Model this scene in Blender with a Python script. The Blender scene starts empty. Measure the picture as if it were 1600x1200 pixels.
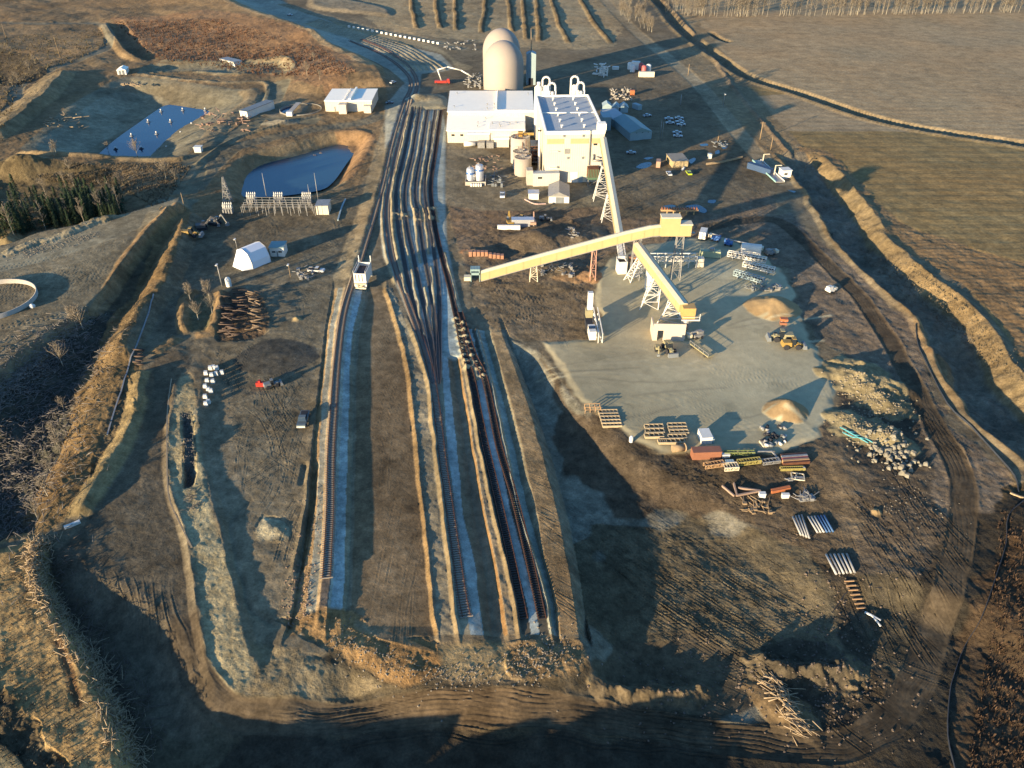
import bpy, bmesh, math, random
import numpy as np
from mathutils import Vector, Matrix
random.seed(7); np.random.seed(7)
R = math.radians
# ------------------------------------------------------------------ camera, sky, sun, exposure
H, PIT, F = 120.0, R(35), 1217.0            # camera height, pitch down, focal length in photo pixels
sc = bpy.context.scene; C = sc.collection
cam = bpy.data.objects.new('camera', bpy.data.cameras.new('camera')); C.objects.link(cam)
cam.location = (0, 0, H); cam.rotation_euler = (R(90)-PIT, 0, 0)
cam.data.sensor_width = 36; cam.data.lens = 36*F/1600; cam.data.clip_end = 20000; cam.data.clip_start = 1
sc.camera = cam
SUN_AZ, SUN_EL = R(45.5), R(8.4)            # direction the shadows run (from +Y towards +X), sun height
wd = bpy.data.worlds.new('World'); sc.world = wd; wd.use_nodes = True
wn = wd.node_tree.nodes; sky = wn.new('ShaderNodeTexSky'); sky.sky_type = 'NISHITA'; sky.sun_disc = False
sky.sun_elevation = SUN_EL; sky.sun_rotation = SUN_AZ + math.pi
sky.air_density = 1.0; sky.dust_density = 0.5; sky.ozone_density = 4.5
wn['Background'].inputs[1].default_value = 0.14
wd.node_tree.links.new(sky.outputs[0], wn['Background'].inputs[0])
sl = bpy.data.objects.new('sun', bpy.data.lights.new('sun', 'SUN')); C.objects.link(sl)
sl.data.energy = 5.0; sl.data.angle = R(0.6); sl.data.color = (1.0, 0.80, 0.52)
sdir = Vector((math.sin(SUN_AZ)*math.cos(SUN_EL), math.cos(SUN_AZ)*math.cos(SUN_EL), -math.sin(SUN_EL)))
sl.rotation_euler = sdir.to_track_quat('-Z', 'Y').to_euler()
sc.view_settings.view_transform = 'Standard'; sc.view_settings.look = 'None'
sc.view_settings.exposure = 1.55; sc.view_settings.gamma = 1

# ------------------------------------------------------------------ photo pixel -> place on the ground
cP, sP = math.cos(PIT), math.sin(PIT)
def P(u, v, z=0.0):
    a = (u-800)/F; b = (600-v)/F
    dy = cP + b*sP; dz = -sP + b*cP
    t = (H-z)/(-dz)
    return Vector((a*t, dy*t, z))
def hgt(u, v, X, Y):                        # height of a point above ground place (X, Y) that the photo shows at row v
    b = (600-v)/F
    return H + Y*((-sP + b*cP)/(cP + b*sP))

# ------------------------------------------------------------------ noise
def hash2(ix, iy, s):
    n = (ix.astype(np.int64)*374761393 + iy.astype(np.int64)*668265263 + s*1274126177) & 0x7fffffff
    n = ((n ^ (n >> 13)) * 1274126177) & 0x7fffffff
    return ((n ^ (n >> 16)) & 0xffff)/65535.0
def vnoise(x, y, s=0):
    ix = np.floor(x); iy = np.floor(y); fx = x-ix; fy = y-iy
    fx = fx*fx*(3-2*fx); fy = fy*fy*(3-2*fy)
    a = hash2(ix, iy, s); b = hash2(ix+1, iy, s); c = hash2(ix, iy+1, s); d = hash2(ix+1, iy+1, s)
    return (a*(1-fx)+b*fx)*(1-fy) + (c*(1-fx)+d*fx)*fy - 0.5
def fbm(x, y, sc_, octv=4, s=0):
    o = 0; a = 1.0
    for k in range(octv):
        o = o + a*vnoise(x/sc_*2**k+17.3*k, y/sc_*2**k-9.1*k, s+k); a *= 0.5
    return o

# ------------------------------------------------------------------ the ground sheet: a grid spaced the way the lens sees it
STEP = 1.5
us = np.concatenate([np.linspace(-900, -130, 60, endpoint=False), np.arange(-130, 1730, STEP), np.linspace(1730, 2500, 60)])
vs = np.arange(1260, -40, -STEP)
def rowY(v):
    b = (600-v)/F; return (cP + b*sP)*H/(sP - b*cP)
Ys = np.concatenate([np.linspace(-260, rowY(1260)-1, 110, endpoint=False), rowY(vs), np.geomspace(rowY(vs[-1])*1.03, 9000, 40)])
Dp = np.maximum(Ys*cP + H*sP, 60)
GX = (us[None, :]-800)/F*Dp[:, None]; GY = np.repeat(Ys[:, None], len(us), 1)
ny, nx = GX.shape
VV = 600 - F*((GY*sP - H*cP)/(GY*cP + H*sP)) if False else None
U = 800 + F*GX/np.maximum(GY*cP + H*sP, 60)
V = 600 + F*(H*cP - GY*sP)/np.maximum(GY*cP + H*sP, 60)
Z = np.zeros_like(GX); COL = np.zeros(GX.shape+(3,)); RGH = np.full_like(GX, 0.12); REG = np.zeros(GX.shape, np.int8)

def world(pts, z=0.0):
    return [tuple(P(p[0], p[1], z if len(p) < 3 else p[2])[:2]) for p in pts]
def smooth(pts, n=4):                       # Catmull-Rom through the traced points
    p = [np.array(q, float) for q in pts]
    if len(p) < 3: return [tuple(q) for q in p]
    p = [2*p[0]-p[1]] + p + [2*p[-1]-p[-2]]; o = []
    for i in range(1, len(p)-2):
        for k in range(n):
            t = k/n
            o.append(tuple(0.5*((2*p[i]) + (-p[i-1]+p[i+1])*t + (2*p[i-1]-5*p[i]+4*p[i+1]-p[i+2])*t*t + (-p[i-1]+3*p[i]-3*p[i+1]+p[i+2])*t**3)))
    o.append(tuple(p[-2])); return o
def window(w, m):
    xs = [p[0] for p in w]; ys = [p[1] for p in w]
    r = np.where((Ys >= min(ys)-m) & (Ys <= max(ys)+m))[0]
    if len(r) == 0: return None
    r0, r1 = r[0], r[-1]+1
    sub = GX[r0:r1]; c = np.where(((sub >= min(xs)-m) & (sub <= max(xs)+m)).any(0))[0]
    if len(c) == 0: return None
    return (slice(r0, r1), slice(c[0], c[-1]+1))
def seglines(w, X, Y, wob=0.0, wsc=6.0, closed=False):
    """signed distance (right of travel positive), and length along"""
    if wob:
        X = X + wob*fbm(X, Y, wsc, 3, 31); Y = Y + wob*fbm(X, Y, wsc, 3, 57)
    best = np.full(X.shape, 1e9); sg = np.zeros(X.shape); al = np.zeros(X.shape); L = 0
    n = len(w)
    for i in range(n if closed else n-1):
        ax, ay = w[i]; bx, by = w[(i+1) % n]
        dx, dy = bx-ax, by-ay; l2 = dx*dx+dy*dy
        if l2 < 1e-9: continue
        t = ((X-ax)*dx+(Y-ay)*dy)/l2; tc = np.clip(t, 0, 1)
        ex = X-ax-tc*dx; ey = Y-ay-tc*dy; d = np.sqrt(ex*ex+ey*ey)
        m = d < best
        best = np.where(m, d, best); sg = np.where(m, np.sign((X-ax)*dy-(Y-ay)*dx), sg)
        ll = math.sqrt(l2); al = np.where(m, L+t*ll, al); L += ll
    return best, sg, al, L
def inside(w, X, Y):
    r = np.zeros(X.shape, bool); n = len(w)
    for i in range(n):
        ax, ay = w[i]; bx, by = w[(i+1) % n]
        if ay == by: continue
        r ^= ((ay > Y) != (by > Y)) & (X < (bx-ax)*(Y-ay)/(by-ay)+ax)
    return r
def sstep(x): x = np.clip(x, 0, 1); return x*x*(3-2*x)
def area(pts, z=None, edge=4.0, col=None, rough=None, reg=None, wob=0.0, wsc=8.0, pz=0.0, add=False, sm=True, amt=1.0):
    """a traced area: height z (blended over edge metres inside the outline), colour, roughness"""
    w = world(smooth(list(pts)+[pts[0]])[:-1] if sm else pts, pz); wi = window(w, wob*2+2)
    if wi is None: return
    X, Y = GX[wi], GY[wi]
    if wob:
        X2 = X+wob*2*fbm(X, Y, wsc, 3, 31); Y2 = Y+wob*2*fbm(X, Y, wsc, 3, 57)
    else: X2, Y2 = X, Y
    d, _, _, _ = seglines(w, X2, Y2, closed=True); ins = inside(w, X2, Y2)
    k = np.where(ins, sstep(d/max(edge, 1e-3)), 0.0)
    if z is not None: Z[wi] = Z[wi]+k*z if add else Z[wi]*(1-k)+k*z
    kc = np.where(ins, np.clip(d/1.0, 0, 1), 0.0)*amt
    if col is not None: COL[wi] = COL[wi]*(1-kc[..., None]) + kc[..., None]*np.array(col)
    if rough is not None: RGH[wi] = np.where(ins, rough, RGH[wi])
    if reg is not None: REG[wi] = np.where(ins, reg, REG[wi])
def ext(pts, prof, mode='add', fade=6.0, col=None, cprof=None, wob=0.0, wsc=6.0, hn=0.0, hs=8.0, rough=None, reg=None, pz=0.0, cw=None, n=4):
    """a cross-section (offset right of travel, height) carried along a traced line"""
    if pts[-1][1] > pts[0][1]: pts = pts[::-1]          # travel away from the camera: positive offset is to the right
    w = world(smooth(pts, n), pz); xs = [p[0] for p in prof]; zs = [p[1] for p in prof]
    m = max(abs(xs[0]), abs(xs[-1]))+wob; wi = window(w, m)
    if wi is None: return
    X, Y = GX[wi], GY[wi]
    d, s, al, L = seglines(w, X, Y, wob, wsc)
    sd = d*np.where(s == 0, 1, s)
    endk = sstep((al+0.0)/max(fade, .01))*sstep((L-al)/max(fade, .01)) if fade > 0 else ((al >= 0) & (al <= L))*1.0
    inr = (sd >= xs[0]) & (sd <= xs[-1]) & (al > -.5) & (al < L+.5)
    h = np.interp(sd, xs, zs)
    if hn: h = h*(1+hn*fbm(X, Y, hs, 3, 77)*2)
    h = np.where(inr, h*endk, 0) if mode != 'set' else h
    if mode == 'add': Z[wi] += h
    elif mode == 'max': Z[wi] = np.where(inr, np.maximum(Z[wi], h), Z[wi])
    elif mode == 'set':
        ew = prof[0][2] if len(prof[0]) > 2 else 1.5
        k = np.where(inr, np.minimum(sstep((sd-xs[0])/ew), sstep((xs[-1]-sd)/ew))*endk, 0)
        Z[wi] = Z[wi]*(1-k)+h*k
    if col is not None:
        c0, c1 = cw if cw else (xs[0], xs[-1])
        kc = np.clip((sd-c0)/.6, 0, 1)*np.clip((c1-sd)/.6, 0, 1)*np.clip(endk*3, 0, 1)*inr
        COL[wi] = COL[wi]*(1-kc[..., None]) + kc[..., None]*np.array(col)
        if rough is not None: RGH[wi] = np.where(kc > .5, rough, RGH[wi])
        if reg is not None: REG[wi] = np.where(kc > .5, reg, REG[wi])
def ruts(pts, offs=(-1, 1), w=0.35, dep=0.12, col=None, wob=0.3):
    pr = [(-30, 0)]
    for o in offs: pr += [(o-w*1.6, 0), (o-w, dep*.6), (o-w*.4, -dep), (o+w*.4, -dep), (o+w, dep*.6), (o+w*1.6, 0)]
    pr = [p for p in pr if p[0] > -29]; ext(pts, [(pr[0][0]-.1, 0)]+pr+[(pr[-1][0]+.1, 0)], 'add', 4, col=col, wob=wob, wsc=10)
def mound(u, v, r, h, col=None, lump=0.0, asp=1.0, ang=0.0, z0=0.0):
    c = P(u, v, z0); wi = window([(c.x, c.y)], r*1.7*max(asp, 1))
    if wi is None: return
    X, Y = GX[wi]-c.x, GY[wi]-c.y; ca, sa = math.cos(ang), math.sin(ang)
    X, Y = (X*ca+Y*sa)/asp, -X*sa+Y*ca
    d = np.sqrt(X*X+Y*Y)*(1+lump*fbm(GX[wi], GY[wi], r*.8, 3, 5))
    k = np.clip(1-d/r, 0, 1); k = np.where(k > .85, .85+(k-.85)*.4, k)
    Z[wi] += h*k*(1+lump*.8*fbm(GX[wi], GY[wi], r*.35, 3, 9))
    if col is not None:
        kc = np.clip((r*1.03-d)/.5, 0, 1); COL[wi] = COL[wi]*(1-kc[..., None])+kc[..., None]*np.array(col)
        RGH[wi] = np.where(kc > .5, .12, RGH[wi])
# ------------------------------------------------------------------ ground: colours (albedo) and relief
DIRT = (.130, .105, .080); DARK = (.060, .050, .042); GRAV = (.25, .225, .185); CREAM = (.2, .16, .11); STRAW = (.20, .145, .088)
ORNG = (.30, .19, .105); PAD = (.335, .30, .235); RUST = (.17, .105, .068); FIELD = (.235, .19, .145); MUD = (.085, .068, .055); GRASS = (.15, .12, .07)
COL[:] = DIRT
# broad patches
area([(-900, 400), (-900, -40), (330, -200), (345, 0), (480, 60), (600, 110), (610, 170), (590, 240), (560, 300), (480, 330), (330, 345), (250, 330), (120, 370), (-20, 420)], None, col=(.16, .112, .072), rough=.45, sm=False)
area([(180, 30), (345, 30), (500, 70), (560, 110), (520, 150), (430, 120), (330, 100), (240, 90), (180, 60)], None, col=(.18, .112, .072), rough=.8, wob=6)
area([(560, 10), (600, -10), (960, -30), (965, 60), (940, 75), (820, 75), (700, 60), (600, 45)], None, col=(.25, .195, .135), rough=.35, wob=3)
area([(960, -30), (1030, -30), (1080, 60), (1170, 130), (1240, 150), (1400, 195), (1650, 235), (1900, 260), (1900, -60), (960, -120)], None, col=(.27, .20, .135), rough=.12, sm=False, reg=3)
area([(1160, 130), (1250, 150), (1350, 184), (1450, 205), (1600, 228), (1950, 270), (1950, 620), (1600, 560), (1500, 440), (1400, 380), (1300, 290), (1240, 215)], None, col=(.185, .132, .07), rough=.2, sm=False, reg=3)
area([(1180, 150), (1250, 150), (1400, 195), (1480, 210), (1400, 206), (1290, 206), (1210, 200)], None, col=(.25, .19, .135), rough=.06)
area([(1230, 225), (1300, 240), (1340, 280), (1420, 350), (1600, 410), (1700, 430), (1700, 640), (1600, 585), (1560, 500), (1480, 430), (1400, 385), (1320, 310), (1240, 250)], None, col=(.17, .115, .07), rough=.6, wob=1)
area([(700, 330), (720, 318), (850, 322), (960, 325), (985, 340), (1100, 330), (1200, 300), (1210, 350), (1150, 370), (950, 400), (930, 480), (925, 530), (848, 533), (760, 500), (735, 440), (712, 380)], None, col=(.135, .1, .078), rough=.45)
area([(735, 445), (800, 440), (900, 440), (930, 460), (930, 528), (845, 534), (790, 525), (745, 490)], None, col=(.125, .095, .07), rough=.35)
area([(700, 222), (730, 222), (830, 260), (960, 270), (955, 320), (700, 322)], None, col=(.17, .145, .115), rough=.2)
area([(950, 100), (1040, 100), (1090, 160), (1150, 230), (1200, 290), (1090, 340), (960, 330), (945, 280), (960, 200)], None, col=(.12, .095, .072), rough=.25, wob=3)
area([(1090, 30), (1170, 130), (1235, 210), (1330, 330), (1260, 300), (1200, 240), (1140, 180), (1060, 90)], None, col=(.17, .13, .09), rough=.35, wob=2)
area([(345, 335), (520, 305), (560, 330), (540, 420), (520, 520), (500, 700), (470, 900), (440, 960), (400, 900), (370, 700), (330, 560), (260, 540), (255, 480), (290, 380)], None, col=(.11, .092, .072), rough=.22)
area([(-200, 420), (20, 380), (150, 350), (290, 320), (290, 345), (230, 400), (180, 460), (140, 500), (60, 560), (-20, 640), (-200, 700)], None, col=(.15, .125, .095), rough=.12)
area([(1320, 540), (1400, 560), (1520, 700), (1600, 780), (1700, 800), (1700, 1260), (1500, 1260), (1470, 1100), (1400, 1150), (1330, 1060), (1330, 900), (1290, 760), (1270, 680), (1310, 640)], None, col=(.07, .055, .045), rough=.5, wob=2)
area([(1230, 330), (1290, 380), (1350, 430), (1430, 520), (1470, 640), (1560, 720), (1600, 800), (1500, 860), (1420, 640), (1330, 560), (1265, 520), (1235, 430), (1190, 390), (1180, 350)], None, col=(.12, .095, .08), rough=.45, wob=2)
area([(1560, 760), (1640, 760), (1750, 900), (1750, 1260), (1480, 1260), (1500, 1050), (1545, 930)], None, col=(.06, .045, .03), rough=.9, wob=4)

# ---- upper left hills, the corridor bank and the ponds
hill = np.clip((620-U)/500, 0, 1)*np.clip((330-V)/200, 0, 1)
Z += hill*(3.0*fbm(GX, GY, 90, 4, 3)+1.2*fbm(GX, GY, 18, 3, 4))
ext([(300, -60), (345, 3), (395, 30), (480, 60), (525, 80)], [(-110, 0), (-60, 2), (-25, 6), (-4, 8.5), (0, 8.2), (4, 7), (22, 0), (30, -.6), (40, 0)], 'add', 60, wob=2, wsc=20)
ext([(480, 60), (560, 100), (590, 122), (605, 150)], [(-60, 0), (-25, 2.5), (-4, 4), (0, 4.2), (3, 3.4), (12, 0), (14, 0)], 'add', 22, wob=1, wsc=20)
ext([(300, -45), (345, 3), (395, 30), (480, 60), (560, 100), (590, 122)], [(-6, 0), (6, 0)], 'add', 10, col=(.28, .2, .13), wob=2, wsc=20)
ext([(0, 35), (60, 38), (120, 36), (160, 38), (172, 60), (166, 78), (130, 92), (70, 115), (30, 140), (25, 165), (-10, 190)], [(-4, 0), (-3, -.4), (3, -.4), (4, 0)], 'add', 4, col=(.13, .115, .095), rough=.05, reg=1)
ext([(165, 35), (172, 50), (190, 75), (205, 90), (235, 97)], [(-6, 0), (-3, 2), (0, 2.5), (3, -3), (8, -3.5), (14, 0)], 'add', 20)
area([(-60, 60), (30, 80), (75, 110), (50, 130), (0, 138), (-80, 150)], -5, 40, col=(.07, .055, .04), rough=.8)
PIT1 = [(28, 232), (70, 195), (125, 155), (190, 122), (240, 122), (300, 128), (360, 136), (398, 142), (392, 160), (345, 188), (300, 238), (270, 250), (180, 252), (90, 248)]
area(PIT1, -7.5, 34, col=(.16, .14, .11), rough=.25)
area([(45, 225), (110, 180), (175, 140), (230, 135), (260, 150), (170, 190), (90, 240)], None, col=(.2, .185, .155), rough=.2)
ext([(28, 236), (60, 246), (120, 250), (200, 250), (275, 250), (300, 243)], [(-3, 0), (-1, 1), (1, 1), (3, 0)], 'add', 5, col=(.2, .15, .1), wob=.5)
ext([(110, 112), (80, 150), (30, 190), (-20, 225)], [(-14, 0), (-4, 3), (0, 3.4), (6, 0)], 'add', 20, col=(.2, .15, .1), wob=1)
ext([(385, 138), (395, 155), (350, 190), (320, 235)], [(-6, 0), (-2, .6), (2, .6), (6, 0)], 'add', 4, col=(.18, .14, .1))
ext([(220, 118), (280, 124), (360, 128), (410, 128), (420, 140), (415, 160)], [(-2.2, 0), (-1, .6), (1, .6), (2.2, 0)], 'add', 4, col=(.22, .17, .12))
ext([(210, 118), (280, 112), (360, 115), (400, 112), (450, 116), (460, 105), (440, 95), (370, 97), (250, 98)], [(-2.6, 0), (-1, .8), (1, .8), (2.6, 0)], 'add', 4, col=(.21, .17, .12))
area([(210, 118), (235, 103), (300, 100), (370, 97), (440, 97), (455, 108), (440, 116), (300, 112)], -1.5, 6, col=(.2, .17, .13))
PIT2 = [(345, 292), (355, 262), (385, 240), (440, 226), (500, 210), (540, 205), (585, 212), (572, 245), (548, 280), (500, 304), (420, 312), (362, 310)]
area(PIT2, -5.2, 10, col=(.2, .15, .1), rough=.4)
area([(520, 205), (560, 200), (588, 212), (575, 245), (548, 282), (525, 270), (535, 235)], 1.0, 6, col=(.19, .12, .075), rough=.5, add=True)
ext([(300, 300), (330, 262), (370, 230), (430, 213), (500, 200), (570, 190), (605, 175)], [(-5, 0), (-4, -.3), (4, -.3), (5, 0)], 'add', 4, col=(.12, .105, .085), reg=1)
ext([(303, 262), (330, 240), (370, 215), (440, 195), (505, 180)], [(-2, 0), (0, .9), (2, 0)], 'add', 4, col=(.2, .15, .1))
ext([(500, 190), (440, 185), (420, 170), (440, 130), (415, 165), (385, 200), (310, 245), (300, 275), (285, 305)], [(-6, 0), (-5, -.2), (5, -.2), (6, 0)], 'add', 4, col=(.13, .115, .09), rough=.06, reg=1)
mound(540, 125, 42, 5, None, .5); mound(70, 262, 26, 3.5, None, .6); mound(25, 268, 16, 5, (.17, .13, .09), .5); mound(130, 290, 22, -3, None, .4)
mound(437, 170, 15, 1.5, (.16, .13, .1)); mound(437, 170, 11, -3)
mound(438, 192, 5, 2, (.25, .21, .17), 0, 2, .2)
# haul road of the left, dirt plateau and the clarifier yard
area([(-300, 430), (-20, 395), (60, 370), (150, 352), (250, 325), (292, 312), (290, 335), (235, 395), (190, 450), (148, 498), (70, 552), (0, 610), (-60, 660), (-300, 760)], 3.0, 3.5)
ext([(-60, 432), (60, 408), (150, 380), (220, 350), (285, 308)], [(-9, 0), (-8, -.15), (8, -.15), (9, 0)], 'add', 6, col=(.17, .15, .12), rough=.05, reg=1)
ext([(0, 412), (60, 392), (120, 372), (190, 345)], [(-3, 0), (-1.5, .7), (1.5, .7), (3, 0)], 'add', 6, col=(.2, .17, .13), rough=1.0, wob=1)
area([(-60, 350), (0, 330), (80, 335), (140, 340), (190, 320), (215, 300), (190, 270), (100, 260), (-60, 270)], -2, 20, col=(.09, .07, .045), rough=.8)
ext([(0, 388), (15, 372), (38, 366)], [(-6, 0), (-2, 3), (2, 3), (6, 0)], 'add', 4, col=(.18, .14, .09))

# ---- right side: farm ditch, ravine, roads
for q in [[(640, -30), (650, 45)], [(676, -30), (688, 45)], [(712, -30), (713, 48)], [(766, -30), (752, 52)], [(792, -30), (800, 50)], [(816, -30), (822, 62)], [(838, -30), (843, 65)], [(855, -30), (872, 30), (888, 68)], [(893, -30), (925, 30), (955, 68)]]:
    ext(q, [(-2.5, 0), (-1, 1.2), (.5, 1.3), (2.5, 0)], 'add', 6, col=(.10, .075, .05), wob=1.6, wsc=22, hn=.25, rough=.9)
ext([(985, -40), (1030, 8), (1060, 45), (1130, 98), (1170, 122), (1250, 148), (1350, 182), (1450, 204), (1600, 227), (1800, 262)], [(-7, 0), (-4.5, .9), (-3, .3), (1.5, -3.2), (4.5, -3.0), (8, 0)], 'add', 4, col=(.14, .11, .08), wob=.6)
ext([(1110, 50), (1125, 60), (1143, 66)], [(-3, 0), (0, -2.5), (3, 0)], 'add', 4, col=(.1, .08, .06))
ext([(920, -40), (945, 0), (1000, 55), (1050, 95), (1100, 140), (1160, 215), (1200, 258), (1235, 290)], [(-5, 0), (-4, -.2), (4, -.2), (5, 0)], 'add', 4, col=(.21, .175, .135), rough=.05, reg=1)
ext([(1000, -40), (1090, 60), (1150, 140), (1220, 225), (1290, 300)], [(-2, 0), (0, .8), (2, 0)], 'add', 4, col=(.16, .12, .09), wob=1)
RAV = [(1205, 235), (1240, 275), (1282, 340), (1297, 372), (1345, 420), (1400, 470), (1432, 505), (1455, 560), (1485, 612), (1525, 662), (1580, 705), (1700, 790)]
ext(RAV, [(-4, 0), (-2.5, 0), (-1, .8), (-.3, 1.0), (.4, .7), (2.4, -3.2), (8, -4.4), (15, -4.6), (17.5, -2.2), (20, 0.2), (21, .8), (24, 0)], 'add', 25, wob=2.2, wsc=11, hn=.3)
ext(RAV, [(-6, 0), (26, 0)], 'add', 10, col=(.13, .115, .1), cw=(3, 16), wob=1.5, wsc=14, rough=.9)
ext(RAV, [(-6, 0), (30, 0)], 'add', 10, col=(.15, .112, .072), cw=(15.5, 21.5), wob=2.2, wsc=11, rough=1.1)
ext(RAV, [(-6, 0), (30, 0)], 'add', 10, col=(.17, .12, .075), cw=(-1.6, 1.8), wob=.6, wsc=14)
ext([(1455, 560), (1470, 545), (1480, 555), (1490, 600)], [(-2.5, 0), (0, 1.3), (2.5, 0)], 'add', 5, col=(.2, .13, .08))
area([(1420, 820), (1520, 800), (1620, 780), (1900, 800), (1900, 1400), (1100, 1400), (700, 1300), (300, 1300), (380, 1130), (700, 1090), (1000, 1110), (1250, 1140), (1380, 1060)], None, col=(.04, .032, .026), rough=.5, wob=3, sm=False) if False else None
# ---- low ground round the embankment end, basin, left yard
LEFTY = [(300, 345), (520, 305), (575, 330), (545, 430), (525, 520), (505, 600), (490, 700), (480, 800), (465, 900), (455, 985), (430, 1040), (402, 1050), (382, 940), (356, 860), (330, 740), (320, 650), (316, 590), (280, 560), (262, 500), (275, 400)]
area(LEFTY, -.25, 4)
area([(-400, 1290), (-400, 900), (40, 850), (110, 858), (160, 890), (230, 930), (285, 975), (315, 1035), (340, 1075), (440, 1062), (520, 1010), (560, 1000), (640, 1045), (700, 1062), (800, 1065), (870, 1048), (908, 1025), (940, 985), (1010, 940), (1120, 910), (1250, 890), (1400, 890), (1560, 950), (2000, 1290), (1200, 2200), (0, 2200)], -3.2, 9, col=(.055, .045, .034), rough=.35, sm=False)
area([(1000, 705), (1260, 705), (1420, 790), (1460, 1000), (1420, 1180), (900, 1180), (900, 980), (860, 780)], -2.6, 34)
area([(690, 540), (760, 522), (800, 532), (848, 552), (874, 588), (907, 628), (962, 674), (1040, 735), (1130, 770), (1230, 840), (1300, 920), (1330, 1000), (1290, 1080), (1130, 1120), (960, 1060), (915, 1030), (890, 990), (800, 960), (740, 880), (720, 700)], -3.4, 9, col=(.16, .15, .135), rough=.25)
area([(838, 534), (872, 590), (905, 640), (960, 684), (1040, 706), (1110, 708), (1240, 700), (1270, 800), (1320, 900), (1330, 1000), (1290, 960), (1230, 860), (1130, 790), (1040, 745), (960, 700), (900, 660), (862, 610)], None, col=(.085, .066, .052), rough=.4, wob=2)
area([(905, 800), (960, 780), (1080, 780), (1200, 820), (1300, 930), (1320, 1000), (1200, 1050), (1000, 1020), (920, 1000), (900, 900)], None, col=(.10, .083, .062), rough=.5, wob=8, wsc=14)
area([(862, 640), (905, 640), (1000, 690), (1080, 740), (1180, 780), (1060, 790), (1000, 800), (960, 780), (920, 740), (880, 720)], None, col=(.075, .058, .046), rough=.45, wob=3)
area([(1000, 700), (1262, 690), (1310, 700), (1340, 780), (1330, 900), (1280, 860), (1200, 790), (1080, 750)], None, col=(.082, .064, .05), rough=.55, wob=3)
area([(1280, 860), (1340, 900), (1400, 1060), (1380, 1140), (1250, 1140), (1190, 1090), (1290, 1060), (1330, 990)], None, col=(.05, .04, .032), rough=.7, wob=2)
# ---- yard pad
area([(845, 534), (925, 531), (932, 495), (925, 462), (938, 425), (962, 400), (1000, 384), (1060, 376), (1120, 368), (1160, 382), (1200, 398), (1232, 430), (1252, 480), (1262, 530), (1288, 562), (1312, 600), (1304, 642), (1288, 684), (1258, 694), (1200, 704), (1100, 706), (1030, 704), (985, 690), (948, 662), (918, 640), (900, 618), (880, 590), (862, 560)], .35, 2.5, col=PAD, rough=.03, reg=2, wob=1.6, sm=False)
# ---- corridor: lines that run along it, (rows), (columns), height, colour to the right of the line
SV = [450, 520, 600, 700, 800, 880, 960, 1005]
ST = [((520, 508, 499, 488, 480, 470, 455, 440), -.7, (.19, .13, .08), .3),
      ((528, 514, 506, 498, 495, 488, 476, 466), 0, (.27, .25, .215), .12),
      ((536, 521, 515, 508, 505, 501, 492, 486), 0.05, (.3, .22, .15), .15),
      ((540, 524, 519, 513, 511, 506, 498, 494), .42, (.13, .1, .085), .1),
      ((553, 536, 531, 526, 521, 518, 512, 508), .4, (.25, .27, .27), .1),
      ((557, 541, 536, 531, 526, 521, 516, 512), -.1, (.28, .32, .36), .1),
      ((567, 549, 545, 543, 541, 538, 535, 532), -.3, (.17, .15, .12), .2),
      ((574, 556, 553, 551, 549, 546, 540, 536), -.9, (.16, .13, .1), .2),
      ((578, 560, 556, 555, 554, 551, 548, 546), -.75, (.13, .095, .066), .06),
      ((598, 620, 636, 646, 657, 665, 673, 678), -.75, (.16, .11, .065), .4),
      ((603, 626, 642, 652, 663, 671, 679, 685), .25, (.19, .155, .12), .4),
      ((606, 630, 646, 656, 667, 675, 683, 689), -.05, (.19, .165, .135), .4),
      ((612, 640, 664, 675, 687, 697, 705, 710), .0, (.17, .135, .095), .15),
      ((617, 646, 670, 681, 693, 704, 712, 718), .95, (.22, .2, .17), .1),
      ((620, 650, 673, 685, 697, 708, 716, 722), .3, (.2, .18, .15), .1),
      ((680, 688, 692, 698, 711, 722, 730, 736), .25, (.27, .31, .35), .08),
      ((688, 696, 703, 713, 723, 742, 751, 758), -.1, (.15, .135, .105), .15),
      ((692, 702, 712, 727, 742, 756, 766, 772), -1.3, (.15, .13, .105), .2),
      ((695, 708, 720, 736, 755, 770, 783, 790), -.9, (.16, .1, .055), .4),
      ((697, 711, 724, 740, 758, 775, 789, 797), .15, (.2, .165, .13), .35),
      ((699, 713, 728, 745, 766, 785, 801, 808), .1, (.17, .135, .095), .12),
      ((701, 716, 733, 750, 772, 791, 808, 815), .95, (.1, .09, .08), .05),
      ((703, 718, 735, 752, 775, 794, 811, 818), .3, (.06, .055, .05), .03),
      ((713, 728, 746, 761, 784, 807, 825, 833), .3, (.28, .32, .36), .05),
      ((724, 738, 758, 776, 799, 821, 839, 846), .3, (.06, .055, .05), .03),
      ((728, 744, 766, 786, 808, 834, 854, 862), .3, (.22, .23, .22), .03),
      ((730, 747, 769, 789, 811, 838, 857, 866), .75, (.26, .21, .16), .1),
      ((733, 750, 772, 793, 814, 842, 861, 869), -.1, (.25, .27, .27), .1),
      ((742, 758, 780, 804, 826, 851, 868, 876), -.9, (.17, .15, .12), .2),
      ((755, 768, 789, 816, 838, 853, 871, 879), .3, (.185, .135, .09), .22),
      ((765, 784, 814, 846, 871, 887, 900, 908), .45, (.17, .145, .12), .2),
      ((768, 792, 826, 862, 890, 906, 918, 926), -2.2, None, .2)]
LASTZ = (-.2, -.8, -2.0, -2.8, -3.1, -3.3, -3.4, -3.4)
SU = np.array([s[0] for s in ST], float); SZ = np.array([s[1] for s in ST])
wobk = .4*fbm(GX, GY, 7, 3, 91)
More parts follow.
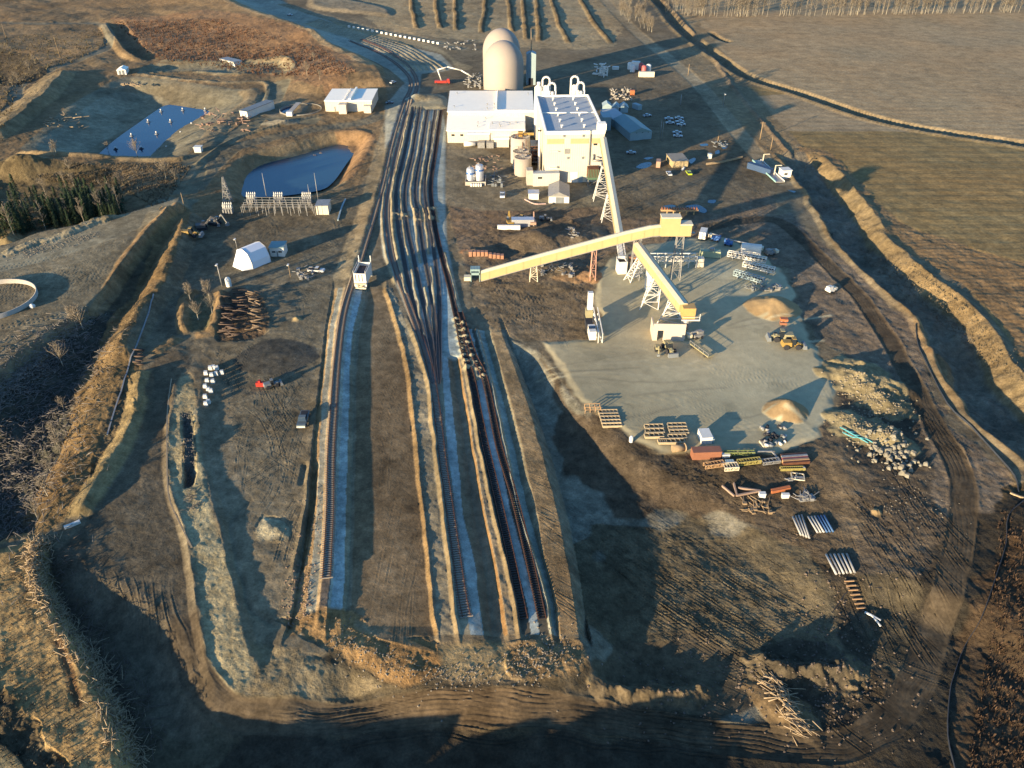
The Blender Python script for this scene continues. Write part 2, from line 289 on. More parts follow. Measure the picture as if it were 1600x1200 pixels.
for r in np.where((V[:, 700] > 430) & (V[:, 700] < 1012))[0]:
    v = V[r, 700]; su = np.array([np.interp(v, SV, q) for q in SU])
    px = F/(GY[r, 700]*cP+H*sP); SZ[-1] = np.interp(v, SV, LASTZ)
    c = np.where((U[r] > su[0]) & (U[r] < su[-1]))[0]
    if len(c) == 0: continue
    uu = U[r, c]+wobk[r, c]*px; z = np.interp(uu, su, SZ)
    up = np.interp(v, [430, 470], [0, 1])*np.interp(v, [975, 1010], [1, 0])
    if v < 520:                              # upper end: only the outer flanks belong here
        up = np.where(uu < np.interp(v, SV, SU[12]), up, np.interp(v, [490, 540], [0, 1]))
    Z[r, c] = Z[r, c]*(1-up)+z*up
    k = np.clip(np.searchsorted(su, uu)-1, 0, len(ST)-2)
    cc = np.array([s[2] if s[2] else (.17, .145, .12) for s in ST])[k]; rr = np.array([s[3] for s in ST])[k]
    upc = (np.ones_like(z)*up > .5)
    COL[r, c] = np.where(upc[:, None], cc, COL[r, c]); RGH[r, c] = np.where(upc, rr, RGH[r, c]); REG[r, c] = np.where(upc & (k >= 11) & (k <= 27), 4, REG[r, c])
# embankment ends
area([(440, 960), (540, 945), (600, 990), (680, 1005), (690, 1060), (640, 1075), (560, 1035), (480, 1000)], None, col=(.19, .12, .065), rough=.8, wob=1.5)
area([(680, 1005), (790, 1000), (800, 1060), (700, 1060)], None, col=(.2, .155, .1), rough=.35)
area([(790, 1003), (905, 1000), (910, 1050), (800, 1062)], None, col=(.17, .12, .075), rough=.8)
area([(350, 990), (560, 1040), (580, 1070), (340, 1085)], None, col=(.15, .12, .085), rough=.5, wob=1)
area([(552, 960), (668, 1010), (676, 1020), (560, 985)], None, col=(.16, .12, .085), rough=.1)
# ---- upper yard: flat ballast with windrows and tracks in their shade
area([(606, 168), (640, 160), (690, 162), (698, 200), (697, 300), (700, 380), (712, 440), (725, 500), (745, 560), (690, 560), (660, 545), (640, 500), (615, 440), (597, 400), (590, 340), (592, 300), (598, 240)], 0.1, 1.5, col=(.29, .32, .34), rough=.05, reg=4, sm=False)
T1 = [(400, 5), (470, 35), (530, 58), (590, 82), (622, 102), (640, 122), (641, 140), (630, 165), (612, 225), (597, 290), (580, 350), (563, 405), (548, 450), (535, 500), (526, 575), (521, 650), (517, 720), (516, 800), (512, 880), (510, 912)]
T2 = [(420, 5), (490, 33), (550, 56), (605, 80), (636, 102), (650, 122), (650, 142), (640, 165), (625, 220), (612, 280), (605, 330), (608, 370), (616, 412), (640, 480), (660, 535), (675, 590), (684, 650), (692, 720), (702, 790), (712, 860), (722, 930), (729, 965)]
T3 = [(647, 168), (632, 240), (619, 300), (623, 360), (627, 383), (638, 440), (652, 490), (668, 550), (680, 615)]
T4 = [(657, 168), (645, 240), (633, 300), (637, 357), (646, 400), (656, 450), (667, 500), (677, 560), (682, 615)]
T5 = [(669, 172), (658, 240), (649, 300), (656, 350), (663, 400), (674, 460), (680, 515), (683, 560), (684, 615)]
T6 = [(680, 172), (671, 240), (664, 300), (671, 350), (679, 400), (686, 460), (686, 540), (685, 615)]
T7 = [(690, 172), (680, 240), (673, 295), (679, 350), (688, 392), (703, 450), (714, 500), (722, 540), (730, 570), (739, 600), (756, 685), (778, 780), (800, 880), (818, 968)]
T8 = [(716, 480), (728, 520), (741, 560), (759, 600), (780, 700), (804, 780), (828, 880), (847, 968)]
def off(p, d): return [(q[0]+d*np.interp(q[1], [0, 150, 450, 1000], [.5, 1, 1.9, 3.5]), q[1]) for q in p]
def cut(p, a, b):
    q = smooth(p, 4); return [t for t in q if a <= t[1] <= b]
CW = [(-1.0, 0), (-.4, .4), (.1, .5), (.7, 0)]; CCOL = (.24, .205, .155)
ext(cut(off(T1, -4), 150, 440), [(-6, 0), (-3, .3), (0, .7), (1, .5), (2, 0)], 'add', 6, col=(.2, .16, .115), wob=.5, hn=.3)
for T, a, b in ((T3, 168, 320), (T3, 360, 560), (T4, 168, 322), (T4, 360, 570), (T7, 172, 320), (T7, 392, 500), (T6, 460, 560), (T8, 482, 500)):
    ext(cut(T, a, b), [(-.7, 0), (.7, 0)], 'add', 1, col=(.05, .045, .04) if T is T8 or a > 380 else (.085, .085, .085), rough=.03)
for T, d, a, b in [(T2, -4.5, 165, 450), (T2, 4.5, 165, 440), (T3, -4, 168, 470), (T4, -4, 168, 540), (T5, -4.2, 172, 420), (T5, -4.2, 440, 520), (T6, -4.2, 175, 400), (T6, -4.2, 410, 520), (T7, -4.2, 172, 400), (T7, 4, 392, 600)]:
    ext(cut(off(T, d), a, b), CW, 'add', 3, col=CCOL, wob=.5, wsc=9, hn=.3, hs=8)
for T in (T3, T4, T5, T6, T7):               # gravel heaped over the tracks at the crossing
    ext(cut(T, 322, 356), [(-2, 0), (-1, .6), (1, .6), (2, 0)], 'add', 2, col=(.24, .2, .15), wob=.6, hn=.5, hs=3)
for T, a in ((T7, 492), (T8, 500)):
    for k in range(9):
        v = a+8+k*(9.5 if T is T7 else 10.2); u = np.interp(v, [q[1] for q in T], [q[0] for q in T])
        mound(u+random.uniform(-1, 1), v, 1.5, 1.1, (.24, .2, .15), .3)
area([(628, 160), (660, 148), (695, 150), (700, 170), (640, 172)], .8, 5, col=(.3, .26, .2), rough=.2)
mound(648, 156, 7, 2.2, (.27, .22, .16), .2); mound(665, 154, 8, 1.5, (.27, .22, .16), .2)
# fan of ridges on the curve
area([(400, -40), (440, 0), (520, 35), (600, 65), (690, 85), (712, 108), (690, 112), (660, 115), (655, 150), (600, 240), (600, 165), (632, 130), (590, 100), (520, 78), (440, 45), (350, 5), (330, -40)], None, col=(.25, .25, .24), rough=.1, reg=4, sm=False)
for k in range(7):
    f = k/6; p = [(470+25*f, 38-8*f), (545+20*f, 60-8*f), (600+35*f, 82-10*f), (632+45*f, 102-6*f), (641+58*f, 113-3*f)]
    ext(p, [(-1.6, 0), (-.6, .6), (.6, .6), (1.6, 0)], 'add', 6, col=(.24, .205, .16), wob=.5, wsc=10, hn=.4)
area([(515, 30), (600, 50), (680, 72), (715, 95), (740, 105), (715, 110), (690, 84), (600, 62), (530, 42)], None, col=(.23, .185, .13), rough=.05)
ext([(440, 5), (520, 30), (580, 45), (640, 55), (690, 68), (730, 78)], [(-5, 0), (-4, -.2), (4, -.2), (5, 0)], 'add', 4, col=(.17, .145, .115), rough=.05, reg=1)
area([(490, -10), (600, 10), (615, 25), (560, 22), (480, 12)], 1.5, 8, col=(.2, .165, .13), rough=.4)
# ---- ridge beside the left ravine, berm, bottom-left hill
area([(150, 500), (192, 430), (232, 380), (285, 328), (300, 338), (275, 395), (262, 425), (245, 462), (200, 535), (165, 600), (140, 680), (110, 740), (85, 800), (60, 838), (0, 852), (-120, 900), (-500, 900), (-500, 760), (-120, 680), (0, 612), (70, 556)], -5.5, 15, col=(.16, .11, .065), rough=.6)
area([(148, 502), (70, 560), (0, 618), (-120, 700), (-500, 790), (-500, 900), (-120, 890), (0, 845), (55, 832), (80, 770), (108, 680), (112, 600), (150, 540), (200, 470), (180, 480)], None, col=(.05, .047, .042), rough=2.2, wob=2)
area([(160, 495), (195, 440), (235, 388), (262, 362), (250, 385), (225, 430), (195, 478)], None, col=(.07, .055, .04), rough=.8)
ext([(296, 332), (275, 390), (262, 425), (247, 460), (215, 500), (195, 540), (182, 575)], [(-14, 0), (-9, .7), (0, 2.9), (1.5, 2.7), (6, 0)], 'add', 8, wob=.8, hn=.2)
ext([(296, 332), (275, 390), (262, 425), (247, 460), (215, 500), (195, 540), (180, 600), (150, 680), (110, 760), (90, 800)], [(-9, 0), (2, 0)], 'add', 8, col=(.15, .1, .057), wob=1.2, rough=.6)
area([(112, 600), (175, 570), (222, 575), (220, 640), (185, 710), (130, 790), (60, 840), (82, 790), (100, 700)], None, col=(.15, .1, .055), rough=.6, wob=1.2)
area([(185, 590), (208, 600), (205, 650), (175, 700), (150, 750), (148, 710), (165, 650)], None, col=(.085, .065, .045), rough=1.2, wob=1)
ext([(222, 578), (218, 620), (210, 662), (192, 695), (172, 725), (145, 770), (122, 812)], [(-3.5, 0), (-1, 1.3), (0, 1.5), (1, 1.2), (3.5, 0)], 'add', 3, col=(.18, .135, .08), wob=.5, hn=.2)
ext([(148, 500), (175, 462), (195, 425), (232, 378), (262, 350), (285, 326)], [(-2.5, 0), (-1, .7), (.3, .8), (2, 0)], 'add', 3, col=(.18, .12, .075), wob=.5, hn=.3)
area([(235, 560), (265, 545), (300, 560), (276, 600), (262, 680), (262, 760), (290, 840), (310, 960), (330, 1060), (300, 1150), (150, 1060), (60, 900), (100, 850), (160, 780), (210, 690), (228, 620)], None, col=(.075, .06, .047), rough=.2, wob=.8)
BB = [(278, 588), (270, 650), (266, 720), (276, 780), (296, 840), (306, 900), (316, 970), (330, 1040), (352, 1082)]
ext(BB, [(-2, 0), (-.5, .7), (1, .45), (6.3, .65), (7.0, .5), (8.2, 0)], 'add', 6, wob=.5, hn=.2)
area([(278, 588), (300, 585), (312, 650), (320, 720), (330, 780), (346, 840), (362, 885), (372, 940), (388, 1005), (400, 1060), (360, 1088), (326, 1050), (312, 970), (300, 880), (288, 830), (268, 770), (262, 700)], None, col=(.235, .195, .135), rough=.45)
ext([(292, 640), (296, 700), (296, 770)], [(-1.5, 0), (-.4, -1.1), (.6, -1.1), (1.5, 0)], 'add', 6, col=(.06, .06, .06), wob=.6, rough=2)
area([(-300, 1260), (-300, 880), (0, 855), (40, 838), (78, 845), (80, 885), (100, 940), (138, 1000), (172, 1060), (196, 1110), (214, 1180), (226, 1300), (200, 1600), (-100, 1600)], 1.2, 3.5, col=(.24, .165, .09), rough=.5)
area([(-300, 1050), (0, 1085), (40, 1120), (90, 1190), (120, 1260), (0, 1260), (-300, 1200)], None, col=(.05, .04, .03), rough=2.0, wob=2)  # dark band: shade of bushes painted into the soil colour
area([(-20, 1150), (40, 1200), (60, 1300), (-100, 1300)], None, col=(.2, .16, .1), rough=.3)
ext([(90, 1000), (110, 1050), (130, 1120)], [(-1, 0), (0, -.25), (1, 0)], 'add', 3, col=(.12, .07, .04), wob=.6)
# ---- log yard ring
for q, h in (([(290, 522), (286, 490), (292, 462), (312, 452)], 1.6), ([(325, 520), (338, 500), (346, 470), (345, 452)], 1.6), ([(282, 525), (262, 538), (235, 556)], .8), ([(300, 525), (330, 518), (350, 510)], .6)):
    ext(q, [(-2.5, 0), (-.5, h), (.5, h), (2.5, 0)], 'add', 3, col=(.17, .115, .07), wob=.6, hn=.5)
area([(292, 515), (298, 470), (320, 460), (335, 465), (330, 505), (315, 520)], None, col=(.1, .09, .06), rough=1)
area([(350, 455), (380, 448), (418, 470), (412, 520), (360, 532), (340, 520)], None, col=(.07, .05, .038), rough=1, wob=1)
mound(434, 556, 9, .5, (.05, .046, .043), .3, 1.3); mound(464, 498, 1.6, .9, (.3, .22, .13), .3); area([(410, 805), (450, 820), (455, 845), (400, 840)], .5, 3, col=(.25, .22, .17), rough=.6, wob=1, add=True)
mound(383, 852, 0.1, 0)
ext([(400, 770), (370, 800), (358, 830), (368, 880), (385, 940), (400, 960), (450, 985)], [(-1.5, 0), (0, -.5), (1.2, 0)], 'add', 6, wob=.4)
ext([(470, 760), (478, 720)], [(-1, 0), (0, -.6), (1, 0)], 'add', 2)
ext([(462, 905), (468, 870), (478, 820), (486, 760), (490, 715)], [(-1.6, 0), (-.6, .3), (0, -1.1), (.8, -1.0), (1.4, 0)], 'add', 4, wob=.3)
# ---- piles
mound(1210, 482, 8.0, 3.6, (.23, .165, .105), .22, 1.15, .2, .3); mound(1229, 642, 5.2, 3.4, (.23, .16, .10), .2, 1.1, -.2, .3)
mound(838, 378, 11, 4.2, (.15, .11, .08), .12, 1.1); mound(893, 352, 5, 2, (.1, .08, .06), .5); mound(905, 372, 12, 2.0, (.16, .12, .09), .4)
mound(880, 425, 7, 1.6, (.19, .12, .075), .6, 1.5); mound(920, 432, 5, 1.6, (.22, .13, .08), .6); mound(760, 395, 3, 1.5, (.2, .11, .07), .3, 3.5); mound(1370, 799, 1.3, .7, (.25, .18, .11), .2)
area([(735, 380), (765, 360), (840, 350), (905, 345), (925, 360), (930, 410), (900, 430), (800, 440), (745, 440), (720, 400)], None, col=(.11, .085, .068), rough=.7, wob=2)
for p, r, h, a in (((1330, 590), 5, 2.2, 2.2), ((1355, 612), 4.5, 2.2, 2.0), ((1385, 635), 5, 2.0, 1.6), ((1345, 575), 4, 2.2, 2), ((1392, 605), 4.5, 2.0, 2.0), ((1320, 655), 4, 2.0, 1.6), ((1350, 680), 4.5, 1.7, 1.8), ((1395, 690), 4.2, 1.3, 1.6), ((1378, 672), 4, 1.6, 1.5)):
    mound(p[0], p[1], r, h, (.17, .14, .095), .45, a, -.6)
for k in range(9): mound(948+k*18+random.uniform(-4, 4), 1082+random.uniform(-4, 4), random.uniform(2.0, 3.0), random.uniform(1.5, 2.2), (.2, .155, .1), .5, 1, 0, -3)
for k in range(9): mound(1195+k*16, 1040+random.uniform(-12, 12)+k*2, random.uniform(2.5, 3.6), random.uniform(1, 2), (.11, .085, .06), .7, 1.3, 0, -3)
mound(1265, 1030, 7, -1.1, (.05, .042, .035), .3); mound(1050, 1050, 9, -1.3, (.08, .065, .05), .5, 1.8)
mound(1222, 1110, 4, 1.6, (.14, .1, .065), .4, 1.8, -.9, -3); mound(1440, 505, 4, 1, None, .5)
area([(1410, 1000), (1480, 820), (1560, 790), (1900, 800), (1900, 1400), (1100, 1400), (700, 1300), (300, 1300), (330, 1110), (520, 1112), (700, 1100), (1000, 1115), (1250, 1148), (1380, 1090)], None, col=(.030, .025, .021), rough=.5, wob=3, sm=False)  # dark mud, with vignette and shadow darkness put into its colour
area([(1520, 900), (1600, 830), (1900, 830), (1900, 1300), (1500, 1300), (1500, 1050)], None, col=(.05, .034, .024), rough=.9, wob=3)  # rusty corner soil, shadow darkness painted into the tone as well
# ---- perimeter road and tracks
rr0 = random.Random(77)
PR = [(1090, 360), (1160, 345), (1215, 345), (1255, 375), (1300, 420), (1345, 465), (1385, 525), (1420, 590), (1458, 660), (1498, 735), (1507, 800), (1492, 880), (1470, 960), (1445, 1035), (1405, 1100), (1340, 1145), (1250, 1150), (1120, 1135), (1000, 1112), (850, 1098), (700, 1098), (540, 1105), (420, 1110), (350, 1100), (300, 1040), (285, 950)]
ext(PR, [(-3.8, 0), (-3, .14), (-2.2, -.1), (2.2, -.1), (3, .14), (3.8, 0)], 'add', 8, col=(.055, .042, .032), cw=(-3.2, 3.2), rough=.12, reg=1, wob=.6)
for o in (-2.2, -1.3, -.4, .5, 1.4, 2.3):
    ext(PR, [(o-.5, 0), (o-.2, .04), (o, -.055), (o+.2, .04), (o+.5, 0)], 'add', 8, wob=2.2, wsc=14, hn=1.2, hs=16)
for k in range(11):
    dv = -24+k*6.3+rr0.uniform(-3, 3); p = [(350+k*2, 1120+dv*.6), (520, 1112+dv), (700, 1100+dv), (860, 1098+dv), (1000, 1115+dv*1.1), (1200, 1148+dv)]
    ext(p, [(-.5, 0), (-.2, .08), (0, -.07), (.2, .05), (.5, 0)], 'add', 10, wob=3.0, wsc=16, hn=1.3, hs=14)
for k in range(7):
    p = [(175+k*16, 880+k*3), (190+k*16, 960), (225+k*14, 1040), (290+k*11, 1100-k*4)]
    ext(p, [(-.6, 0), (-.2, .07), (0, -.04), (.2, .03), (.6, 0)], 'add', 10, wob=3.4, wsc=16, hn=1.3, hs=14)
rr = random.Random(3)
for k in range(26):                          # damp wheel marks and spills on the paved yard
    u = rr.uniform(880, 1270); v = rr.uniform(420, 690); w_ = rr.uniform(20, 90); d_ = rr.uniform(-30, 30); s_ = rr.choice((.26, .28, .37))
    ext([(u-w_, v+d_*.5), (u, v+rr.uniform(-8, 8)), (u+w_, v-d_*.5)], [(-2, 0), (2, 0)], 'add', 3, col=(s_, s_*.9, s_*.72), cw=(-rr.uniform(.5, .9), rr.uniform(.5, .9)), wob=.5) if inside([(862, 545), (940, 535), (960, 420), (1120, 380), (1230, 440), (1300, 600), (1250, 690), (1000, 690)], np.array([u]), np.array([v]))[0] else None
for u, v, s_ in ((1060, 545, 14), (1190, 520, 16), (1215, 610, 20), (985, 640, 12), (1140, 640, 16), (930, 560, 14), (1100, 440, 18)):
    area([(u-s_, v), (u-s_*.4, v-s_*.5), (u+s_*.8, v-s_*.3), (u+s_, v+s_*.2), (u, v+s_*.5)], None, col=(.235, .215, .17), wob=2.5, wsc=5, amt=.6)
def scratch(poly, n, ang, spread, L, amp=.09):
    """crawler and tyre marks: short paired grooves inside an outline"""
    us_ = [p[0] for p in poly]; vs_ = [p[1] for p in poly]; w = np.array(poly, float)
    while n > 0:
        u = rr.uniform(min(us_), max(us_)); v = rr.uniform(min(vs_), max(vs_))
        if not inside([tuple(q) for q in poly], np.array([u]), np.array([v]))[0]: continue
        n -= 1; a = R(ang+rr.uniform(-spread, spread)); l = L*rr.uniform(.5, 1.4); g = rr.uniform(-.12, .12)
        c = P(u, v); pts = []
        for t in (-1, -.33, .33, 1):
            x = c.x+math.cos(a+g*t)*l*t; y = c.y+math.sin(a+g*t)*l*t
            t_ = y*cP+H*sP; pts.append((800+F*x/t_, 600+F*(H*cP-y*sP)/t_))
        A = amp*rr.uniform(.5, 1.3)
        ext(pts, [(-1.35, 0), (-1.2, A*.7), (-1, -A), (-.8, A*.7), (-.6, 0), (.6, 0), (.8, A*.7), (1, -A), (1.2, A*.7), (1.35, 0)], 'add', 3, n=2)
scratch([(905, 800), (1080, 780), (1200, 820), (1310, 950), (1200, 1040), (950, 1010)], 46, -42, 7, 20, .1)
scratch([(905, 800), (1080, 780), (1200, 820), (1310, 950), (1200, 1040), (950, 1010)], 30, 4, 8, 14, .08)
scratch([(1000, 720), (1180, 740), (1280, 860), (1120, 790)], 16, -25, 18, 10, .14)
scratch([(745, 450), (900, 445), (925, 525), (850, 530), (780, 520)], 26, -30, 60, 9, .1)
scratch([(330, 560), (480, 560), (470, 880), (400, 800)], 40, 90, 50, 9, .1)
scratch([(340, 350), (540, 330), (500, 520), (430, 480), (420, 400)], 22, 75, 25, 14, .08)
scratch([(1310, 720), (1450, 780), (1440, 1000), (1340, 1000)], 22, 100, 16, 14, .14)
scratch([(1240, 340), (1330, 440), (1450, 620), (1530, 760), (1480, 700), (1350, 520)], 26, -55, 12, 12, .12)
scratch([(960, 290), (1190, 290), (1180, 350), (990, 370)], 22, 20, 30, 14, .1)
scratch([(0, 430), (220, 370), (180, 440), (60, 540)], 18, 32, 14, 18, .08)
scratch([(860, 545), (1250, 545), (1290, 600), (1250, 690), (1000, 690)], 34, 0, 60, 16, .035)
scratch([(950, 420), (1100, 400), (1230, 480), (1200, 540), (950, 530)], 26, -50, 25, 14, .03)
scratch([(700, 225), (960, 230), (1190, 290), (960, 320)], 26, 30, 50, 16, .08)
scratch([(1160, 230), (1240, 220), (1330, 320), (1600, 500), (1500, 440)], 20, -35, 20, 20, .1)
scratch([(560, 520), (620, 520), (660, 960), (560, 940)], 10, 88, 4, 16, .04)
# ---- hill behind the camera (its evening shadow lies over the foreground)
hp = [(-143, 31), (-93, 34), (-68, 33), (-44, 36), (-25, 39), (-9, 38), (1, 30), (5, 17), (8, 0)]
d, s_, al, L_ = seglines(hp, GX, GY); hx = np.interp(al, [0, 72, 88, 103, 118, 128, 134, 145, 170], [0, 0, 3.5, 7.4, 8.0, 7.8, 8.4, 7.8, 7])
Z += 1.12*hx*np.clip(1-d/21, 0, 1)**1.1*(1+.25*fbm(GX, GY, 7, 3, 8))
# ---- fine relief: clods, grass tussocks, furrows
pxs = np.maximum(GY*cP+H*sP, 60)/F/np.maximum((H*sP+0*GY)/np.sqrt(GX**2+GY**2+H*H), .15)   # metres per pixel, roughly
fd = sstep((900-GY)/500)
Z += RGH*fd*(.55*fbm(GX, GY, 3.2, 4, 41)+.22*fbm(GX, GY, .9, 2, 47))
Z += RGH*.9*fbm(GX, GY, 11, 3, 44)
Z += sstep((330-GY)/200)*.05*(.3+RGH)*fbm(GX, GY, .6, 2, 49)*np.where(REG == 2, .3, 1)
Z += np.where(REG == 3, .05*np.sin(GY*2*math.pi/7+3*fbm(GX, GY, 60, 2, 6)), 0)*sstep((GY-200)/100)
Z += .35*np.clip(GY/200-.2, 0, 1)*fbm(GX, GY, 45, 2, 12)
Z[0:100] *= 1.0
tone = 1+.45*fbm(GX, GY, 26, 4, 61)+.40*fbm(GX, GY, 4.5, 4, 67)*np.where(REG == 2, .3, 1)-.5*np.clip(fbm(GX, GY, 9, 4, 23)-.28, 0, 1); tone = np.where(REG == 3, 1+(tone-1)*.35, tone)
tone *= 1+.45*fbm(GX, GY, 1.3, 3, 69)*np.where(REG == 2, .25, 1)*sstep((500-GY)/300)
COL *= tone[..., None]
hue = .10*fbm(GX, GY, 40, 3, 71); COL[..., 0] *= 1+hue; COL[..., 2] *= 1-hue
COL = np.clip(COL, .012, .6); COL *= (.93*COL.mean(-1, keepdims=True)**-.12); COL *= np.array([1.04, .99, .76])

def zat(x, y):                               # ground height under a world place
    j = np.clip(np.searchsorted(Ys, y)-1, 0, ny-2); f = min(max((y-Ys[j])/(Ys[j+1]-Ys[j]), 0), 1)
    r = []
    for q in (j, j+1):
        u = 800+F*x/Dp[q]; i = min(max(np.searchsorted(us, u)-1, 0), nx-2); g = min(max((u-us[i])/(us[i+1]-us[i]), 0), 1)
        r.append(Z[q, i]*(1-g)+Z[q, i+1]*g)
    return float(r[0]*(1-f)+r[1]*f)
def G(u, v, up=0.0):                         # the ground place the photo shows at (u, v)
    z = 0.0
    for k in range(4): p = P(u, v, z); z = zat(p.x, p.y)
    p = P(u, v, z); return Vector((p.x, p.y, z+up))

# ---- one sheet, cut into the plain surfaces it is made of
NAMES = ['ground', 'dirt_road', 'yard_surface', 'farm_field', 'rail_bed']
gx = np.gradient(Z, axis=1); dX1 = np.gradient(GX, axis=1); dX0 = np.gradient(GX, axis=0); gy = np.gradient(Z, axis=0); dY = np.gradient(GY, axis=0)
sx = gx/dX1; sy = (gy-sx*dX0)/dY
NR = np.stack([-sx, -sy, np.ones_like(sx)], -1); NR /= np.linalg.norm(NR, axis=-1, keepdims=True)
VID = np.arange(ny*nx).reshape(ny, nx); fr = REG[:-1, :-1]
QUAD = np.stack([VID[:-1, :-1], VID[:-1, 1:], VID[1:, 1:], VID[1:, :-1]], -1)
CO = np.stack([GX, GY, Z], -1).reshape(-1, 3); NRF = NR.reshape(-1, 3); CLF = np.concatenate([COL, RGH[..., None]], -1).reshape(-1, 4)
def sheet(name, mat, mask):
    q = QUAD[mask].reshape(-1, 4); ids, inv = np.unique(q, return_inverse=True); inv = inv.reshape(-1)
    me = bpy.data.meshes.new(name); me.vertices.add(len(ids)); me.vertices.foreach_set('co', CO[ids].astype(np.float32).ravel())
    me.loops.add(len(inv)); me.loops.foreach_set('vertex_index', inv.astype(np.int32))
    me.polygons.add(len(q)); me.polygons.foreach_set('loop_start', np.arange(0, len(q)*4, 4, dtype=np.int32)); me.polygons.foreach_set('loop_total', np.full(len(q), 4, np.int32))
    me.update(calc_edges=True)
    me.polygons.foreach_set('use_smooth', np.ones(len(q), bool))
    at = me.color_attributes.new('soil', 'FLOAT_COLOR', 'POINT'); at.data.foreach_set('color', CLF[ids].astype(np.float32).ravel())
    me.normals_split_custom_set_from_vertices(NRF[ids].astype(np.float32).tolist())
    o = bpy.data.objects.new(name, me); C.objects.link(o); o['kind'] = 'structure'; me.materials.append(mat); return o
def soilmat(name, bs, bumpd, spec=.1, fine=.36, furrow=False):
    m = bpy.data.materials.new(name); m.use_nodes = True; n = m.node_tree.nodes; l = m.node_tree.links; b = n['Principled BSDF']
    at = n.new('ShaderNodeVertexColor'); at.layer_name = 'soil'; tc = n.new('ShaderNodeTexCoord')
    n1 = n.new('ShaderNodeTexNoise'); n1.inputs['Scale'].default_value = bs; n1.inputs['Detail'].default_value = 6; n1.inputs['Roughness'].default_value = .7
    n2 = n.new('ShaderNodeTexNoise'); n2.inputs['Scale'].default_value = bs*.17; n2.inputs['Detail'].default_value = 8; n2.inputs['Roughness'].default_value = .75
    l.new(tc.outputs['Object'], n1.inputs['Vector']); l.new(tc.outputs['Object'], n2.inputs['Vector'])
    mr = n.new('ShaderNodeMapRange'); mr.inputs[1].default_value = .25; mr.inputs[2].default_value = .75; mr.inputs[3].default_value = 1-fine; mr.inputs[4].default_value = 1+fine
    l.new(n1.outputs[0], mr.inputs[0]); mr2 = n.new('ShaderNodeMapRange'); mr2.inputs[1].default_value = .3; mr2.inputs[2].default_value = .7; mr2.inputs[3].default_value = 1-fine; mr2.inputs[4].default_value = 1+fine
    l.new(n2.outputs[0], mr2.inputs[0]); mm = n.new('ShaderNodeMath'); mm.operation = 'MULTIPLY'; l.new(mr.outputs[0], mm.inputs[0]); l.new(mr2.outputs[0], mm.inputs[1])
    vm = n.new('ShaderNodeVectorMath'); vm.operation = 'SCALE'; l.new(at.outputs[0], vm.inputs[0]); l.new(mm.outputs[0], vm.inputs['Scale']); l.new(vm.outputs[0], b.inputs['Base Color'])
    b.inputs['Roughness'].default_value = .95; b.inputs['Specular IOR Level'].default_value = spec
    bp = n.new('ShaderNodeBump'); bp.inputs['Distance'].default_value = bumpd
    ad = n.new('ShaderNodeMath'); ad.operation = 'MULTIPLY_ADD'; l.new(n2.outputs[0], ad.inputs[0]); ad.inputs[1].default_value = 2.5; l.new(n1.outputs[0], ad.inputs[2])
    h = ad.outputs[0]
    if furrow:
        wv = n.new('ShaderNodeTexWave'); wv.bands_direction = 'Y'; wv.inputs['Scale'].default_value = .12; wv.inputs['Distortion'].default_value = 1.2; wv.inputs['Detail'].default_value = 3; wv.inputs['Detail Scale'].default_value = .4
        l.new(tc.outputs['Object'], wv.inputs['Vector']); a2 = n.new('ShaderNodeMath'); a2.operation = 'MULTIPLY_ADD'; l.new(wv.outputs[1], a2.inputs[0]); a2.inputs[1].default_value = .5; l.new(h, a2.inputs[2]); h = a2.outputs[0]
    l.new(h, bp.inputs['Height'])
    ra = n.new('ShaderNodeMapRange'); ra.inputs[1].default_value = 0; ra.inputs[2].default_value = .6; ra.inputs[3].default_value = .18; ra.inputs[4].default_value = 1.0
    l.new(at.outputs[1], ra.inputs[0]); l.new(ra.outputs[0], bp.inputs['Strength']); l.new(bp.outputs[0], b.inputs['Normal']); return m
GM = [soilmat('soil', 2.2, .22), soilmat('packed_dirt', 1.6, .07), soilmat('yard_gravel', 2.5, .05, fine=.10), soilmat('tilled_field', .8, .10, furrow=True), soilmat('ballast', 3.5, .06, fine=.3)]
for i, nm in enumerate(NAMES): sheet(nm, GM[i], fr == i)
# ------------------------------------------------------------------ materials and builders for the things
_M = {}
def mat(name, col, rough=.65, var=.12, metal=0.0, scale=.35, corr=0.0, spec=.3, cdir='X'):
    if name in _M: return _M[name]
    m = bpy.data.materials.new(name); m.use_nodes = True; n = m.node_tree.nodes; l = m.node_tree.links; b = n['Principled BSDF']
    b.inputs['Roughness'].default_value = rough; b.inputs['Metallic'].default_value = metal; b.inputs['Specular IOR Level'].default_value = spec
    tc = n.new('ShaderNodeTexCoord'); ns = n.new('ShaderNodeTexNoise'); ns.inputs['Scale'].default_value = scale; ns.inputs['Detail'].default_value = 6; ns.inputs['Roughness'].default_value = .7
    l.new(tc.outputs['Object'], ns.inputs['Vector'])
    mr = n.new('ShaderNodeMapRange'); mr.inputs[1].default_value = .3; mr.inputs[2].default_value = .7; mr.inputs[3].default_value = 1-var; mr.inputs[4].default_value = 1+var*.5; l.new(ns.outputs[0], mr.inputs[0])
    vm = n.new('ShaderNodeVectorMath'); vm.operation = 'SCALE'; vm.inputs[0].default_value = col; l.new(mr.outputs[0], vm.inputs['Scale']); l.new(vm.outputs[0], b.inputs['Base Color'])
    if corr:
        wv = n.new('ShaderNodeTexWave'); wv.bands_direction = cdir; wv.inputs['Scale'].default_value = .314/corr; l.new(tc.outputs['Object'], wv.inputs['Vector'])
        bp = n.new('ShaderNodeBump'); bp.inputs['Distance'].default_value = .05; bp.inputs['Strength'].default_value = .5; l.new(wv.outputs[1], bp.inputs['Height']); l.new(bp.outputs[0], b.inputs['Normal'])
    _M[name] = m; return m
